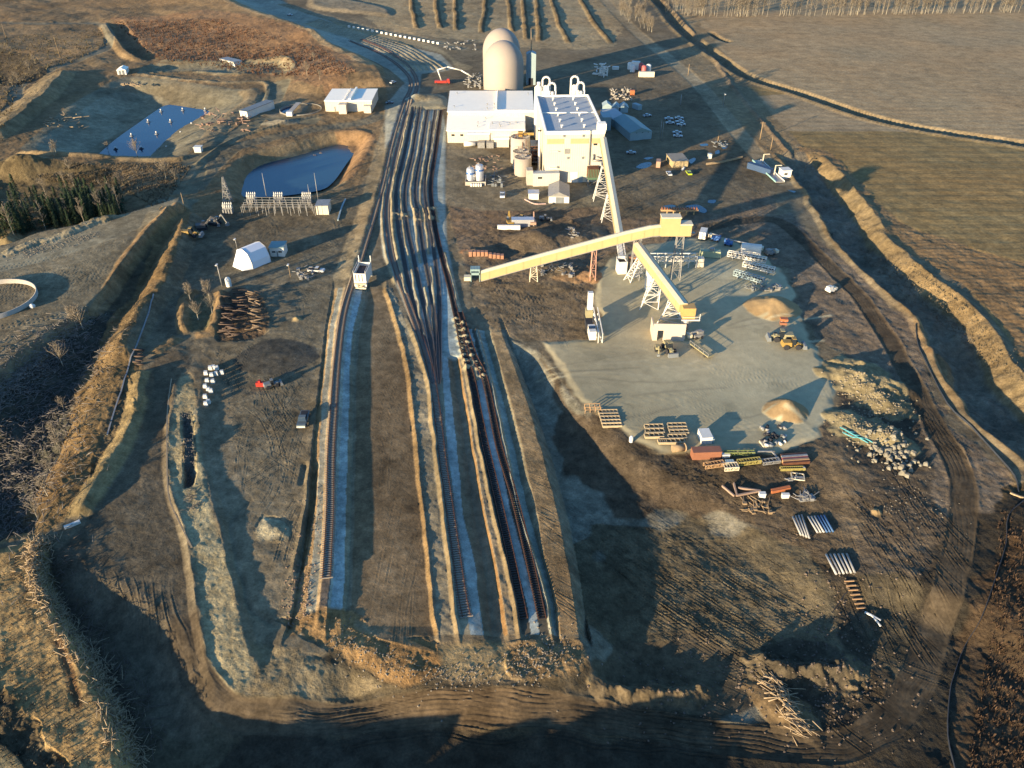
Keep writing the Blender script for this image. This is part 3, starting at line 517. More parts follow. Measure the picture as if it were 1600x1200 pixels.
CRW = mat('cream_cladding', (.50, .445, .345), .55, .07, corr=.9); WHR = mat('white_roof_sheet', (.95, .87, .70), .6, .05); BLR = mat('grey_membrane_roof', (.36, .38, .38), .7, .1)
SHW = mat('silo_shell', (.315, .265, .215), .6, .03, spec=.12); YEL = mat('pale_yellow_cladding', (.41, .30, .14), .55, .08, corr=.6, cdir='Y'); YTP = mat('pale_yellow_roof', (.60, .51, .35), .6, .08)
WHT = mat('white_paint', (.6, .57, .5), .5, .1); STL = mat('galvanised_steel', (.26, .25, .23), .45, .3, .2, 1.2); GRY = mat('grey_steel', (.16, .17, .17), .5, .2); DRK = mat('dark_rubber', (.025, .025, .028), .8, .2)
CON = mat('concrete', (.36, .32, .26), .85, .15); TEA = mat('teal_grey_cladding', (.20, .28, .27), .6, .1, corr=.5); GRN = mat('green_sheet', (.07, .12, .07), .6, .1); ORN = mat('orange_primer', (.24, .10, .055), .6, .15)
RUS = mat('rusty_steel', (.13, .055, .03), .7, .3, .2, 1.0); RED = mat('red_paint', (.35, .03, .02), .5, .1); YMC = mat('machine_yellow', (.30, .19, .05), .6, .3, scale=1.5); BLU = mat('blue_paint', (.04, .12, .32), .45, .1)
GLS = mat('dark_glass', (.02, .025, .03), .1, .05, spec=.8); WOD = mat('weathered_wood', (.26, .18, .10), .85, .3, scale=2); CRE = mat('creosote_wood', (.035, .028, .024), .8, .3, scale=3); TIE = mat('pale_tie', (.25, .21, .16), .85, .25, scale=3)
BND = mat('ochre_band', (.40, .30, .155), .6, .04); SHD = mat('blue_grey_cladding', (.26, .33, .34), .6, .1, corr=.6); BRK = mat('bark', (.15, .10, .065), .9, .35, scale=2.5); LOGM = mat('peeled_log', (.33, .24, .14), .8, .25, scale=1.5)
PNK = mat('faded_red_tank', (.35, .09, .08), .5, .1); LIM = mat('lime_paint', (.35, .42, .03), .5, .1); TRQ = mat('turquoise_pipe', (.08, .28, .30), .5, .1); SIL = mat('aluminium_roof', (.5, .5, .5), .35, .1, .5); TAN = mat('tan_cladding', (.40, .30, .16), .65, .08, corr=.5)

class MB:
    def __init__(s): s.v = []; s.f = []; s.m = []; s.mats = []; s.k = 0; s.sm = []
    def use(s, m):
        if m not in s.mats: s.mats.append(m)
        s.k = s.mats.index(m); return s
    def poly(s, pts, faces, smooth=False):
        b = len(s.v); s.v += [tuple(p) for p in pts]
        for f in faces: s.f.append([b+i for i in f]); s.m.append(s.k); s.sm.append(smooth)
        return s
    def box(s, x0, x1, y0, y1, z0, z1, tx=0, ty=0):    # tx, ty: how much the top is drawn in
        return s.poly([(x0, y0, z0), (x1, y0, z0), (x1, y1, z0), (x0, y1, z0), (x0+tx, y0+ty, z1), (x1-tx, y0+ty, z1), (x1-tx, y1-ty, z1), (x0+tx, y1-ty, z1)],
                      [(0, 3, 2, 1), (4, 5, 6, 7), (0, 1, 5, 4), (1, 2, 6, 5), (2, 3, 7, 6), (3, 0, 4, 7)])
    def bar(s, p, q, w, h=None):
        p = Vector(p); q = Vector(q); d = (q-p); L = d.length
        if L < 1e-6: return s
        d /= L; u = d.cross(Vector((0, 0, 1)));
        if u.length < 1e-3: u = Vector((1, 0, 0))
        u.normalize(); t = u.cross(d); a = u*w/2; b = t*(h or w)/2
        return s.poly([p-a-b, p+a-b, p+a+b, p-a+b, q-a-b, q+a-b, q+a+b, q-a+b], [(0, 1, 2, 3), (7, 6, 5, 4), (0, 4, 5, 1), (1, 5, 6, 2), (2, 6, 7, 3), (3, 7, 4, 0)])
    def tube(s, p, q, r, n=8, r2=None):
        p = Vector(p); q = Vector(q); d = (q-p).normalized(); u = d.cross(Vector((0, 0, 1)))
        if u.length < 1e-3: u = Vector((1, 0, 0))
        u.normalize(); t = u.cross(d); r2 = r if r2 is None else r2; pts = []
        for c, rr_ in ((p, r), (q, r2)):
            for i in range(n):
                a = 2*math.pi*i/n; pts.append(c+u*math.cos(a)*rr_+t*math.sin(a)*rr_)
        s.poly(pts, [(i, i+n, (i+1) % n+n, (i+1) % n) for i in range(n)], True)
        b = len(s.v)-2*n; s.f += [list(range(b, b+n)), list(range(b+2*n-1, b+n-1, -1))]; s.m += [s.k]*2; s.sm += [False]*2; return s
    def path(s, pts, r, n=6):
        for a, b in zip(pts[:-1], pts[1:]): s.tube(a, b, r, n)
        return s
    def lathe(s, prof, n=24, cx=0, cy=0, smooth=True):
        pts = [(cx+r*math.cos(2*math.pi*i/n), cy+r*math.sin(2*math.pi*i/n), z) for r, z in prof for i in range(n)]
        return s.poly(pts, [(k*n+i, k*n+(i+1) % n, (k+1)*n+(i+1) % n, (k+1)*n+i) for k in range(len(prof)-1) for i in range(n)], smooth)
    def prism(s, xy, z0, z1):
        n = len(xy); return s.poly([(x, y, z0) for x, y in xy]+[(x, y, z1) for x, y in xy], [list(range(n-1, -1, -1)), list(range(n, 2*n))]+[(i, (i+1) % n, (i+1) % n+n, i+n) for i in range(n)])
    def gable(s, x0, x1, y0, y1, z0, zr, along='y'):    # roof body
        if along == 'y': xm = (x0+x1)/2; P_ = [(x0, y0, z0), (x1, y0, z0), (x1, y1, z0), (x0, y1, z0), (xm, y0, zr), (xm, y1, zr)]; Fc = [(0, 1, 4), (2, 3, 5), (1, 2, 5, 4), (3, 0, 4, 5), (0, 3, 2, 1)]
        else: ym = (y0+y1)/2; P_ = [(x0, y0, z0), (x1, y0, z0), (x1, y1, z0), (x0, y1, z0), (x0, ym, zr), (x1, ym, zr)]; Fc = [(0, 4, 3), (1, 2, 5), (0, 1, 5, 4), (2, 3, 4, 5), (0, 3, 2, 1)]
        return s.poly(P_, Fc)
    def build(s, name, m=None, parent=None, loc=None, rz=0):
        me = bpy.data.meshes.new(name); me.from_pydata(s.v, [], s.f); me.update()
        for q in (s.mats or [m or CON]): me.materials.append(q)
        if s.mats: me.polygons.foreach_set('material_index', s.m)
        me.polygons.foreach_set('use_smooth', s.sm)
        o = bpy.data.objects.new(name, me); C.objects.link(o); o.parent = parent
        if loc is not None: o.location = loc; o.rotation_euler = (0, 0, rz)
        return o
def tag(o, label, cat, group=None, kind=None):
    if label: o['label'] = label
    if cat: o['category'] = cat
    if group: o['group'] = group
    if kind: o['kind'] = kind
    return o
def thing(name, label, cat, loc=(0, 0, 0), rz=0.0, group=None):
    o = bpy.data.objects.new(name, None); C.objects.link(o); o.location = loc; o.rotation_euler = (0, 0, rz); o.empty_display_size = .5
    return tag(o, label, cat, group)
def dup(root, loc, rz=0.0, label=None, scale=1.0, group=None):
    r = root.copy(); C.objects.link(r); r.location = loc; r.rotation_euler = (0, 0, rz); r.scale = (scale,)*3
    if label: r['label'] = label
    if group: r['group'] = group
    for ch in list(root.children):
        c = ch.copy(); C.objects.link(c); c.parent = r
        for g in list(ch.children): d = g.copy(); C.objects.link(d); d.parent = c
    return r
def hh(u, vb, vt):                           # height of an upright that stands at (u, vb) and ends at row vt
    g = G(u, vb); return hgt(u, vt, g.x, g.y)-g.z
def face(uL, vL, uR, vR):                    # front wall line: corner, heading, width
    a = G(uL, vL); b = G(uR, vR); return a, math.atan2(b.y-a.y, b.x-a.x), math.hypot(b.x-a.x, b.y-a.y)

# ------------------------------------------------------------------ water
def watermat(name, col, rough):
    m = bpy.data.materials.new(name); m.use_nodes = True; b = m.node_tree.nodes['Principled BSDF']; b.inputs['Base Color'].default_value = (*col, 1); b.inputs['Roughness'].default_value = rough; b.inputs['Specular IOR Level'].default_value = .35
    n = m.node_tree.nodes; l = m.node_tree.links; t = n.new('ShaderNodeTexNoise'); t.inputs['Scale'].default_value = .6; t.inputs['Detail'].default_value = 4; tc = n.new('ShaderNodeTexCoord'); l.new(tc.outputs['Object'], t.inputs[0])
    bp = n.new('ShaderNodeBump'); bp.inputs['Strength'].default_value = .06; bp.inputs['Distance'].default_value = .1; l.new(t.outputs[0], bp.inputs['Height']); l.new(bp.outputs[0], b.inputs['Normal']); return m
WM = watermat('pond_water', (.006, .026, .065), .18); WM2 = watermat('shallow_water', (.02, .05, .075), .2)
def sheetpoly(name, pts, z, m, kind='structure'):
    w = [P(p[0], p[1], z) for p in smooth(list(pts)+[pts[0]])[:-1]]; mb = MB(); mb.prism([(p.x, p.y) for p in w], z-.3, z); o = mb.build(name, m); o['kind'] = kind; return o
sheetpoly('pond_water', [(148, 246), (180, 218), (215, 193), (245, 172), (262, 164), (300, 163), (345, 163), (352, 172), (330, 188), (312, 202), (296, 220), (286, 236), (265, 248), (210, 250)], -6.4, WM)
sheetpoly('pond_water', [(340, 300), (352, 262), (385, 240), (440, 228), (485, 222), (530, 215), (560, 225), (540, 258), (520, 285), (500, 297), (450, 305), (400, 308), (362, 306)], -4.3, WM2)
for q in ([(993, 262), (1002, 256), (1015, 254), (1018, 258), (1010, 263), (1000, 264)], [(1005, 248), (1014, 246), (1021, 247), (1012, 250)], [(1075, 251), (1084, 247), (1087, 250), (1080, 256)], [(1125, 228), (1133, 226), (1136, 231), (1130, 233)], [(1117, 237), (1123, 235), (1124, 240), (1118, 241)], [(1093, 226), (1104, 225), (1106, 228), (1096, 229)], [(1070, 322), (1090, 320), (1104, 328), (1100, 333), (1085, 328)], [(1036, 322), (1048, 320), (1056, 322), (1046, 326)], [(1107, 313), (1118, 313), (1116, 318), (1106, 317)], [(1231, 297), (1243, 299), (1240, 301)]):
    c = G(q[0][0], q[0][1]); w = [P(a, b, 0) for a, b in smooth(q+[q[0]])[:-1]]; z = max(zat(p.x, p.y) for p in w)+.03
    o = MB().prism([(p.x, p.y) for p in w], z-.3, z).build('puddle_water', WM2); o['kind'] = 'structure'
# ------------------------------------------------------------------ railway tracks
BUR = mat('buried_tie', (.10, .09, .08), .85, .3, scale=3)
def track(pts, a, b, label, tm, gauge=1.5, railm=RUS, up=.12, step=.62):
    hl = 1.25 if tm is TIE else .9 if tm is CRE else .62; rw = .15 if tm is not BUR else .09
    w = [P(q[0], q[1], .1) for q in cut(pts, a, b)]; w = w[::-1] if w[0].y > w[-1].y else w
    pp = [w[0]]; 
    for q in w[1:]:
        L = math.hypot(q.x-pp[-1].x, q.y-pp[-1].y); n = max(1, int(L/1.5)); s0 = pp[-1].copy()
        for k in range(1, n+1): pp.append(s0.lerp(q, k/n))
    zz = [zat(p.x, p.y) for p in pp]; zs = [sum(zz[max(0, i-3):i+4])/len(zz[max(0, i-3):i+4]) for i in range(len(zz))]
    pp = [Vector((p.x, p.y, z+up)) for p, z in zip(pp, zs)]
    railm = railm if tm is not BUR else mat('dull_rail', (.12, .09, .075), .6, .3, scale=1)
    t = thing('railway_track', label, 'railway track', pp[0], 0); o = pp[0]
    nr = [];
    for i in range(len(pp)):
        d = (pp[min(i+1, len(pp)-1)]-pp[max(i-1, 0)]); d.z = 0; d.normalize(); nr.append(Vector((d.y, -d.x, 0)))
    for sgn in (-1, 1):
        m = MB(); 
        for i in range(len(pp)-1):
            A = pp[i]-o+nr[i]*sgn*gauge/2; B_ = pp[i+1]-o+nr[i+1]*sgn*gauge/2; A.z += .16; B_.z += .16; m.bar(A, B_, rw, .17)
        m.build('rail', railm, t)
    m = MB(); acc = 0
    for i in range(len(pp)-1):
        L = (pp[i+1]-pp[i]).length; 
        while acc < L:
            c = pp[i].lerp(pp[i+1], acc/L)-o; m.bar(c-nr[i]*hl, c+nr[i]*hl, .26, .18); acc += step
        acc -= L
    tt = m.build('ties', tm, t); tt['kind'] = 'stuff'; return t
track(T1, 60, 908, 'leftmost single track ending near the orange gravel bank', TIE)
track(T2, 60, 965, 'pale tied track curving down the middle embankment', TIE)
track(T3, 168, 612, 'dark tied siding, second from the left in the yard', BUR)
track(T4, 168, 612, 'dark tied siding, third from the left in the yard', BUR)
track(T5, 172, 612, 'siding half buried by a pale gravel windrow', BUR)
track(T6, 172, 612, 'siding beside the rightmost track in the upper yard', BUR)
track(T7, 172, 968, 'rightmost long track, left one of the black tied pair', CRE)
track(T8, 482, 968, 'rightmost of the black tied pair near the brown bank', CRE)
# ------------------------------------------------------------------ the plant
def xyz(u, v, X=None, Y=None):               # point seen at (u, v) lying at distance Y
    b = (600-v)/F; t = Y/(cP+b*sP); return Vector(((u-800)/F*t, Y, H+t*(-sP+b*cP)))
# tall process block
a0, rz, w = face(851, 286, 942, 285.5); rz = R(2.6); w = 24.3; h = hh(895, 286, 208)
t = thing('process_building', 'tall cream process building with grey flat roof, twelve roof vents and ochre bands', 'building', a0, rz)
m = MB(); m.box(0, w, 0, 55, -1, h, 0, 0); m.build('wall', CRW, t)
m = MB(); m.box(.5, w-.5, .5, 54.5, h-.3, h+.02); ro = m.build('roof', BLR, t)
m = MB()
for q in ((-.15, w+.15, -.15, .45), (-.15, w+.15, 54.6, 55.15), (-.15, .45, .46, 54.59), (w-.45, w+.15, .46, 54.59)): m.box(*q, h-.6, h+.75)
m.box(.46, w-.46, 28, 28.3, h+.03, h+.35); m.build('parapet', WHR, t)
for i in range(6):
    for x in (7.2, 16.6):
        y = 7+i*8.3; v_ = MB(); v_.tube((x, y, h), (x, y, h+1.0), .35, 8); v_.box(x-.5, x+.5, y-.5, y+.5, h+1.01, h+1.35); v_.build('roof_vent', WHT, t)
m = MB(); m.box(w-2.8, w+.6, .6, 4.4, h+.03, h+3.2); m.build('conveyor_head_box', WHR, t)
for x0, x1 in ((.6, 7.6), (10.3, 17.9), (18.9, w-.3)): m = MB(); m.box(x0, x1, -.1, .02, h-4.5, h-2.4); m.build('ochre_band', BND, t)
for x, z in ((7.6, h-1.3), (15.6, h-1.3), (9.6, 10.6), (15.8, 10.6), (5.4, 6.8)): m = MB(); m.box(x-.45, x+.45, -.16, .01, z-.45, z+.45); m.box(x-.55, x+.55, -.5, .0, z+.46, z+.55); m.build('wall_vent', GRY, t)
m = MB(); m.box(8.0, 10.3, -.06, .02, 12.4, 14.6)
for k in range(6): m.box(8.0, 10.3, -.12, -.05, 12.5+k*.36, 12.62+k*.36)
m.build('louvre', STL, t)
m = MB(); m.box(19.9, 21.5, -.05, .02, 15.8, 17); m.build('window', GLS, t)
m = MB(); m.box(18.2, 18.6, -.5, -.02, 7.5, h+.9); m.build('downpipe', GRY, t)
for x in (2.5, 2.5): pass
for z in (13.6, 6.6): m = MB(); m.box(1.8, 5.2, -1.1, -.02, z, z+.25); m.build('wall_canopy', WHT, t)
m = MB(); m.box(10.8, 14.0, -.14, .0, 0, 4.6)
for k in range(5): m.box(10.8, 14.0, -.18, -.13, .8+k*.8, .86+k*.8)
m.build('overhead_door', WHT, t)
m = MB(); m.box(14.4, 16.2, -.12, 0, 0, 2.9); m.build('overhead_door', SHD, t)
m = MB(); m.tube((20, -.6, 9.5), (20, -.6, 12.2), .3); m.tube((20, -.6, 9.6), (23.5, -.6, 9.4), .45); m.tube((23.5, -.6, 9.4), (23.5, -.6, 5.5), .7); m.tube((21, -.6, 11.2), (23.4, -.6, 10.6), .3); m.build('exhaust_duct', STL, t)
for x0, x1, y0, z1, nm in ((-5.2, 5.8, -3.6, 5.2, 'annex'),):
    an = MB().box(x0, x1, y0, -.02, -.5, z1).build('annex', CRW, t); MB().box(x0-.1, x1+.1, y0-.1, -.03, z1+.01, z1+.3).build('roof', BLR, an); MB().box(-3.2, -1.4, y0-.05, y0+.02, 3.2, 4).build('window', GLS, an)
m = MB(); m.box(-7.8, -5.22, -2.4, 2, -.5, 6.4); m.build('stair_block', CON, t)
# bin and feeder before the wall
m = MB().use(RUS).box(17.6, 22.2, -5.2, -1.2, 4.0, 7.6)
for k in range(7): m.use(GRN).box(17.7+k*.66, 18.0+k*.66, -5.32, -5.2, 4.1, 7.5)
m.use(GRN).box(17.6, 22.2, -5.25, -1.2, 3.0, 3.98, -.1)
m.use(STL)
for x in (17.8, 22): 
    for y in (-5, -1.4): m.bar((x, y, -.3), (x, y, 3), .3)
m.bar((17.8, -5, .2), (22, -5, 2.8), .15)
c = a0.copy(); b_ = Matrix.Rotation(rz, 3, 'Z')
tag(m.build('surge_bin', None, None, a0, rz), 'brown and green surge bin on legs before the tall cream wall', 'bin')
s = thing('exhaust_stack', 'slender pale stack rising beside the left edge of the tall building', 'chimney', G(842, 268)); hs = hh(842, 268, 199)
MB().lathe([(.55, 0), (.5, hs), (.38, hs+.01), (.38, hs-.5)], 12).build('pipe', WHT, s); MB().tube((0, 0, hs-1.5), (0, 0, hs-1), .8, 10).build('collar', DRK, s); MB().box(-1, 1, -1, 1, -.4, 1).build('base', CON, s)
# cyclone sets behind
for (uc, vt, Yc, lab) in ((858, 120, 381, 'left pair of white looping ducts over the rear of the tall building'), (903, 119, 381, 'right pair of white looping ducts over the rear of the tall building')):
    p = xyz(uc, vt, None, Yc); top = p.z; g0 = zat(p.x, p.y); t = thing('cyclone_set', lab, 'cyclone', (p.x, p.y, g0))
    H_ = top-g0
    for ox, oy, sc_ in ((-1.2, 2.2, 1.0), (1.4, -.6, .93)):
        m = MB(); pts = [(ox-1.7, oy, 8)]+[(ox-1.7*math.cos(a), oy, H_*sc_-2.2+1.6*math.sin(a)) for a in [math.pi*k/8 for k in range(9)]]+[(ox+1.7, oy, 15)]
        m.path(pts, .5, 10); m.build('duct', WHT, t)
        m = MB(); m.lathe([(.3, 12), (1.25, 16), (1.25, H_*sc_-4.5), (.5, H_*sc_-4)], 14, ox, oy-1.2); m.build('cyclone_body', WHT, t)
    for ox in (-3.1, 3.2, .2): MB().lathe([(.9, 8), (.9, H_-7.5-abs(ox)*.3), (.3, H_-6.6-abs(ox)*.3), (.3, H_-5.6)], 12, ox, -3).build('filter_body', WHT, t)
    m = MB()
    for x in (-4, 4):
        for y in (-3, 4): m.bar((x, y, 0), (x, y, 18), .3)
    for z in (6, 12, 18): m.bar((-4, -3, z), (4, -3, z), .25); m.bar((-4, 4, z), (4, 4, z), .25); m.bar((-4, -3, z), (-4, 4, z), .25); m.bar((4, -3, z), (4, 4, z), .25)
    m.build('frame', STL, t)
p = xyz(842, 128, None, 383); t = thing('hopper_tower', 'short white cylinder with a stubby neck left of the looping ducts', 'hopper', (p.x, p.y, 0))
MB().lathe([(2.0, 0), (2.0, p.z-2.4), (1.2, p.z-1.6), (0, p.z-1.5)], 16).build('body', WHT, t); MB().tube((0, 0, p.z-1.7), (0, 0, p.z), .9, 10).build('neck', WHT, t)
# warehouse
t = thing('warehouse', 'long white low warehouse with stepped roof in front of the domes', 'building', (0, 0, 0))
def wbox(nm, x0, x1, y0, y1, z, rm=WHR, par=t, base=-.5, ov=.25):
    b_ = MB().box(x0, x1, y0, y1, base, z).build('wall', CRW, par); MB().box(x0-ov, x1+ov, y0-ov, y1+ov, z+.01, z+.35).build('roof', rm, b_); return b_
zr1 = 6.0; Ya, Yb, Yc_ = 374, 393, 431
w1 = MB().poly([(-31, Ya, -.5), (6.5, Ya, -.5), (6.5, Yb, -.5), (-31.6, Yb, -.5), (-31, Ya, 5.6), (6.5, Ya, 5.6), (6.5, Yb, 7.2), (-31.6, Yb, 7.2)], [(0, 3, 2, 1), (4, 5, 6, 7), (0, 1, 5, 4), (1, 2, 6, 5), (2, 3, 7, 6), (3, 0, 4, 7)]).build('wall', CRW, t)
MB().poly([(-31.4, Ya-.4, 5.65), (6.5, Ya-.4, 5.65), (6.5, Yb-.03, 7.25), (-32, Yb-.03, 7.25), (-31.4, Ya-.4, 5.95), (6.5, Ya-.4, 5.95), (6.5, Yb-.03, 7.55), (-32, Yb-.03, 7.55)], [(0, 3, 2, 1), (4, 5, 6, 7), (0, 1, 5, 4), (1, 2, 6, 5), (2, 3, 7, 6), (3, 0, 4, 7)]).build('roof', WHR, w1)
w2 = MB().poly([(-31.8, Yb, -.5), (11, Yb, -.5), (11, Yc_, -.5), (-33, Yc_, -.5), (-31.8, Yb, 9.2), (11, Yb, 9.2), (11, Yc_, 9.2), (-33, Yc_, 9.2)], [(0, 3, 2, 1), (4, 5, 6, 7), (0, 1, 5, 4), (1, 2, 6, 5), (2, 3, 7, 6), (3, 0, 4, 7)]).build('wall', CRW, t)
for k in range(4): MB().box(-29+k*4.2, -27.5+k*4.2, Ya-.06, Ya, 3.2, 4.1).build('window', GLS, w1)
MB().box(-24, -20.5, Ya-.08, Ya, 0, 4).build('overhead_door', STL, w1) if False else None
MB().prism([(-32.1, Yb-.3), (11, Yb-.3), (11, Yc_+.3), (-33.3, Yc_+.3)], 9.21, 9.55).build('roof', WHR, w2)
MB().box(-7.9, -7.5, Yb+.2, Yc_, 9.56, 10.5).build('roof_kerb', WHR, w2); MB().box(-7.4, 11, Yb-.3, Yb, 9.56, 10.2).build('roof_kerb', WHR, w2)
w3 = wbox('', -10.6, 5.9, Ya-3, Ya+9, 6.9, par=t)
for x0, x1, y0, z in ((-21.0, -10.7, -3.6, 5.2), (-8.5, -1.5, -6.5, 3.8)): wbox('', x0, x1, Ya+y0, Ya-.01 if y0 > -5 else Ya-3.01, z)
for x, y, z in ((-12.5, 404, 9.55), (-8.8, 404, 9.55), (-12.3, 397, 9.55), (-8.5, 397, 9.55), (-29, 425, 9.55), (-29, 400, 9.55), (8.5, 424, 9.55), (-13, 388, 7.2), (-16.5, 382, 6.8), (-16.5, 377.5, 6.4), (-9.5, 380, 7.26), (-6, 378.5, 7.26), (-5.5, 375, 7.26), (-1, 379, 7.26), (2, 381, 7.26)):
    m = MB(); m.tube((x, y, z), (x, y, z+.7), .16, 6); m.box(x-.3, x+.3, y-.3, y+.3, z+.71, z+.9); m.build('roof_vent', STL, w2 if y > Yb else w1)
m = MB(); m.tube((-22.8, 368.5, 1.2), (-17.4, 368.5, 1.2), 1.15, 12); tag(m.build('storage_tank', WHT), 'fat white horizontal tank against the warehouse front', 'tank')
for x in (-14.6, -10.4): m = MB(); m.box(x-1.7, x+1.7, 366, 369.5, -.2, 2.6); tag(m.build('equipment_cabinet', STL), 'left of the two square silver cabinets by the warehouse' if x < -12 else 'right of the two square silver cabinets by the warehouse', 'cabinet')
# domes
for (uc, Yc2, rpx, vt, lab) in ((786.5, 446, 31.5, 65, 'nearer of the two tall cream domed silos'), (783.5, 479, 29.2, 45.8, 'farther of the two tall cream domed silos, partly hidden')):
    dc = Yc2*cP+100*sP; r = rpx/F*dc; x = (uc-800)/F*dc; top = H+Yc2*((-sP+(600-vt)/F*cP)/(cP+(600-vt)/F*sP))+.6; hc = top-r*1.12
    s = thing('storage_dome', lab, 'silo', (x, Yc2, 0)); pr = [(r, -1), (r, 2), (r, hc*.5), (r, hc)]+[(r*math.cos(a), hc+(top-hc)*math.sin(a)) for a in [math.pi/2*k/14 for k in range(1, 15)]]
    MB().lathe(pr, 64).build('shell', SHW, s); MB().box(-1, 1, -r-.3, -r+.5, 0, 2.4).build('door', GRY, s)
g = xyz(829.5, 133, None, 481); t = thing('elevator_tower', 'narrow blue-grey clad tower with a mast, right of the domes', 'tower', (g.x, 481, 0)); ht = hgt(829, 85, g.x, 481)
MB().box(-2.8, 2.8, 0, 6, -.5, ht).build('cladding', SHD, t); MB().gable(-2.9, 2.9, -.1, 6.1, ht+.01, ht+1.2).build('roof', SHD, t); MB().box(-1.4, 1.2, -.1, .02, 0, 4).build('door', DRK, t)
m = MB(); m.tube((0, 3, ht), (0, 3, ht+5), .35, 6, .3); m.tube((0, 3, ht+5), (-.3, 3, hgt(827, 44, 0, 484)), .25, 6, .12); m.build('mast', LOGM, t)
# grey tanks in front
for u, vr, Yc2, r, vb, lab in ((817, 245, 331, 3.7, 281, 'front grey concrete tank with a round flat lid'), (814, 236, 339, 3.6, 272, 'middle grey concrete tank, half hidden by the front one'), (813, 213, 347, 4.3, 262, 'largest grey tank with yellow gear on its lid')):
    top = hgt(u, vr, 0, Yc2); x = (u-800)/F*(Yc2*cP+(H-top)*sP); s = thing('round_tank', lab, 'tank', (x, Yc2, 0))
    MB().lathe([(r, -.5), (r, top), (r-.25, top), (r-.25, top-.3), (0, top-.15)], 32).build('shell', SHW if r < 4 else CON, s)
    m = MB(); 
    for k in range(20):
        a = 2*math.pi*k/20; b_ = 2*math.pi*(k+1)/20; m.bar((r*math.cos(a), r*math.sin(a), top), (r*math.cos(a), r*math.sin(a), top+1), .07); m.bar((r*math.cos(a), r*math.sin(a), top+1), (r*math.cos(b_), r*math.sin(b_), top+1), .07)
    m.build('railing', STL, s)
    if r > 4: m = MB(); m.box(-1, 1.2, -1, 1, top+.05, top+2.2); m.box(1.3, 6, -.5, .6, top+.6, top+1.6); m.build('drive_unit', YMC, s); m = MB(); m.path([(-2, -2, top), (-2, -2, top+1.6), (1, -2.4, top+1.6), (1, -4.5, top-2), (1, -4.5, 1)], .18); m.path([(2.5, -3.9, top), (2.5, -3.9, 1)], .15); m.build('pipework', RUS, s)
    else: MB().box(-.6, .8, -.6, .6, top-.1, top+.8).build('hatch', STL, s)
p = G(835, 255); t = thing('pipe_rack', 'dark rusty pipe rack between the grey tanks and the tall building', 'pipe rack', p)
for i in range(5):
    m = MB(); z = 1.2+i*1.5; m.box(-1.8, 2.4, -3+i, 6+i, z, z+.15); m.build('deck', GRY, t)
m = MB(); rr2 = random.Random(4)
for i in range(16): x = rr2.uniform(-1.8, 2.3); y = rr2.uniform(-3, 7); m.tube((x, y, 0), (x, y, rr2.uniform(4, 9)), .12, 5)
for i in range(10): z = rr2.uniform(1, 8); y = rr2.uniform(-3, 6); m.tube((-1.8, y, z), (2.4, y, z), .16, 5)
m.build('pipes', RUS, t)
# stainless twin tanks on a slab
a1, rz1, w1_ = face(727, 290, 759, 290); t = thing('tank_bund', 'low concrete bund wall with vents below the twin steel tanks', 'bund wall', a1, rz1)
m = MB(); m.box(0, w1_, 0, .3, 0, 1.6); m.box(0, .3, .31, 8, 0, 1.6); m.box(w1_-.3, w1_, .31, 8, 0, 1.6); m.box(-.1, w1_+.1, 8, 8.3, 0, 1.6); m.build('wall', CON, t)
for k in range(5): MB().box(2.2+k*1.0, 2.9+k*1.0, -1.3, -.02, 0, 1.2).build('cabinet', WHT, t)
for u, lab in ((735.5, 'left of the two upright stainless tanks inside the bund'), (749.5, 'right, taller of the two upright stainless tanks')):
    g = G(u, 287); hz = hh(u, 287, 264 if u < 740 else 259)-.6; s = thing('steel_tank', lab, 'tank', (g.x, g.y+1.6, g.z))
    MB().lathe([(1.75, 0), (1.75, hz), (1.3, hz+.5), (0, hz+.8)], 20).build('shell', SIL, s); MB().lathe([(1.83, hz-1.9), (1.83, hz-1.2)], 20).build('band', BLU, s); MB().tube((-.4, 0, hz+.5), (-.4, 0, hz+1.4), .25, 6).build('nozzle', STL, s)
def shed(u0, u1, vb, vt, d, name, label, wm, rm, roof='flat', along='y', rise=1.2, doors=(), vb2=None, wins=(), rzx=None, ov=.25):
    a, rz_, w_ = face(u0, vb, u1, vb2 if vb2 else vb); h_ = hh((u0+u1)/2, (vb+(vb2 or vb))/2, vt); t = thing(name, label, 'building' if 'build' in name else name.split('_')[-1], a, rz_ if rzx is None else rzx)
    MB().box(0, w_, 0, d, -.6, h_).build('wall', wm, t); m = MB()
    if roof == 'flat': m.box(-ov, w_+ov, -ov, d+ov, h_+.01, h_+.25)
    else: m.gable(-ov, w_+ov, -ov, d+ov, h_+.01, h_+rise, along)
    m.build('roof', rm, t)
    for x0, x1, z1 in doors: MB().box(x0*w_, x1*w_, -.08, .0, 0, z1).build('door', GRY, t)
    for x0, x1, z0, z1 in wins: MB().box(x0*w_, x1*w_, -.06, .0, z0, z1).build('window', GLS, t)
    return t, w_, h_
shed(823.5, 829, 317, 306, 4, 'control_shed', 'tiny cream kiosk beside the annex of the tall building', CRW, WHR) if False else None
shed(826, 841.5, 312, 303, 4, 'small_shed', 'small grey cube shed left of the white gabled shed', WHT, SIL)
t, w_, h_ = shed(857, 889, 317.5, 307, 13, 'gabled_shed', 'white gabled shed with grey ribbed roof below the tall building', WHT, STL, 'gable', 'y', 1.9, doors=((.35, .75, 2.6),))
shed(831, 840, 288, 280, 2, 'control_shed', 'narrow cream kiosk against the red-brown footing', CRW, WHR); shed(842, 856, 290, 284, 2.4, 'tool_shed', 'pale pink low shed beside the gabled shed', mat('pink_paint', (.4, .28, .24)), WHT)
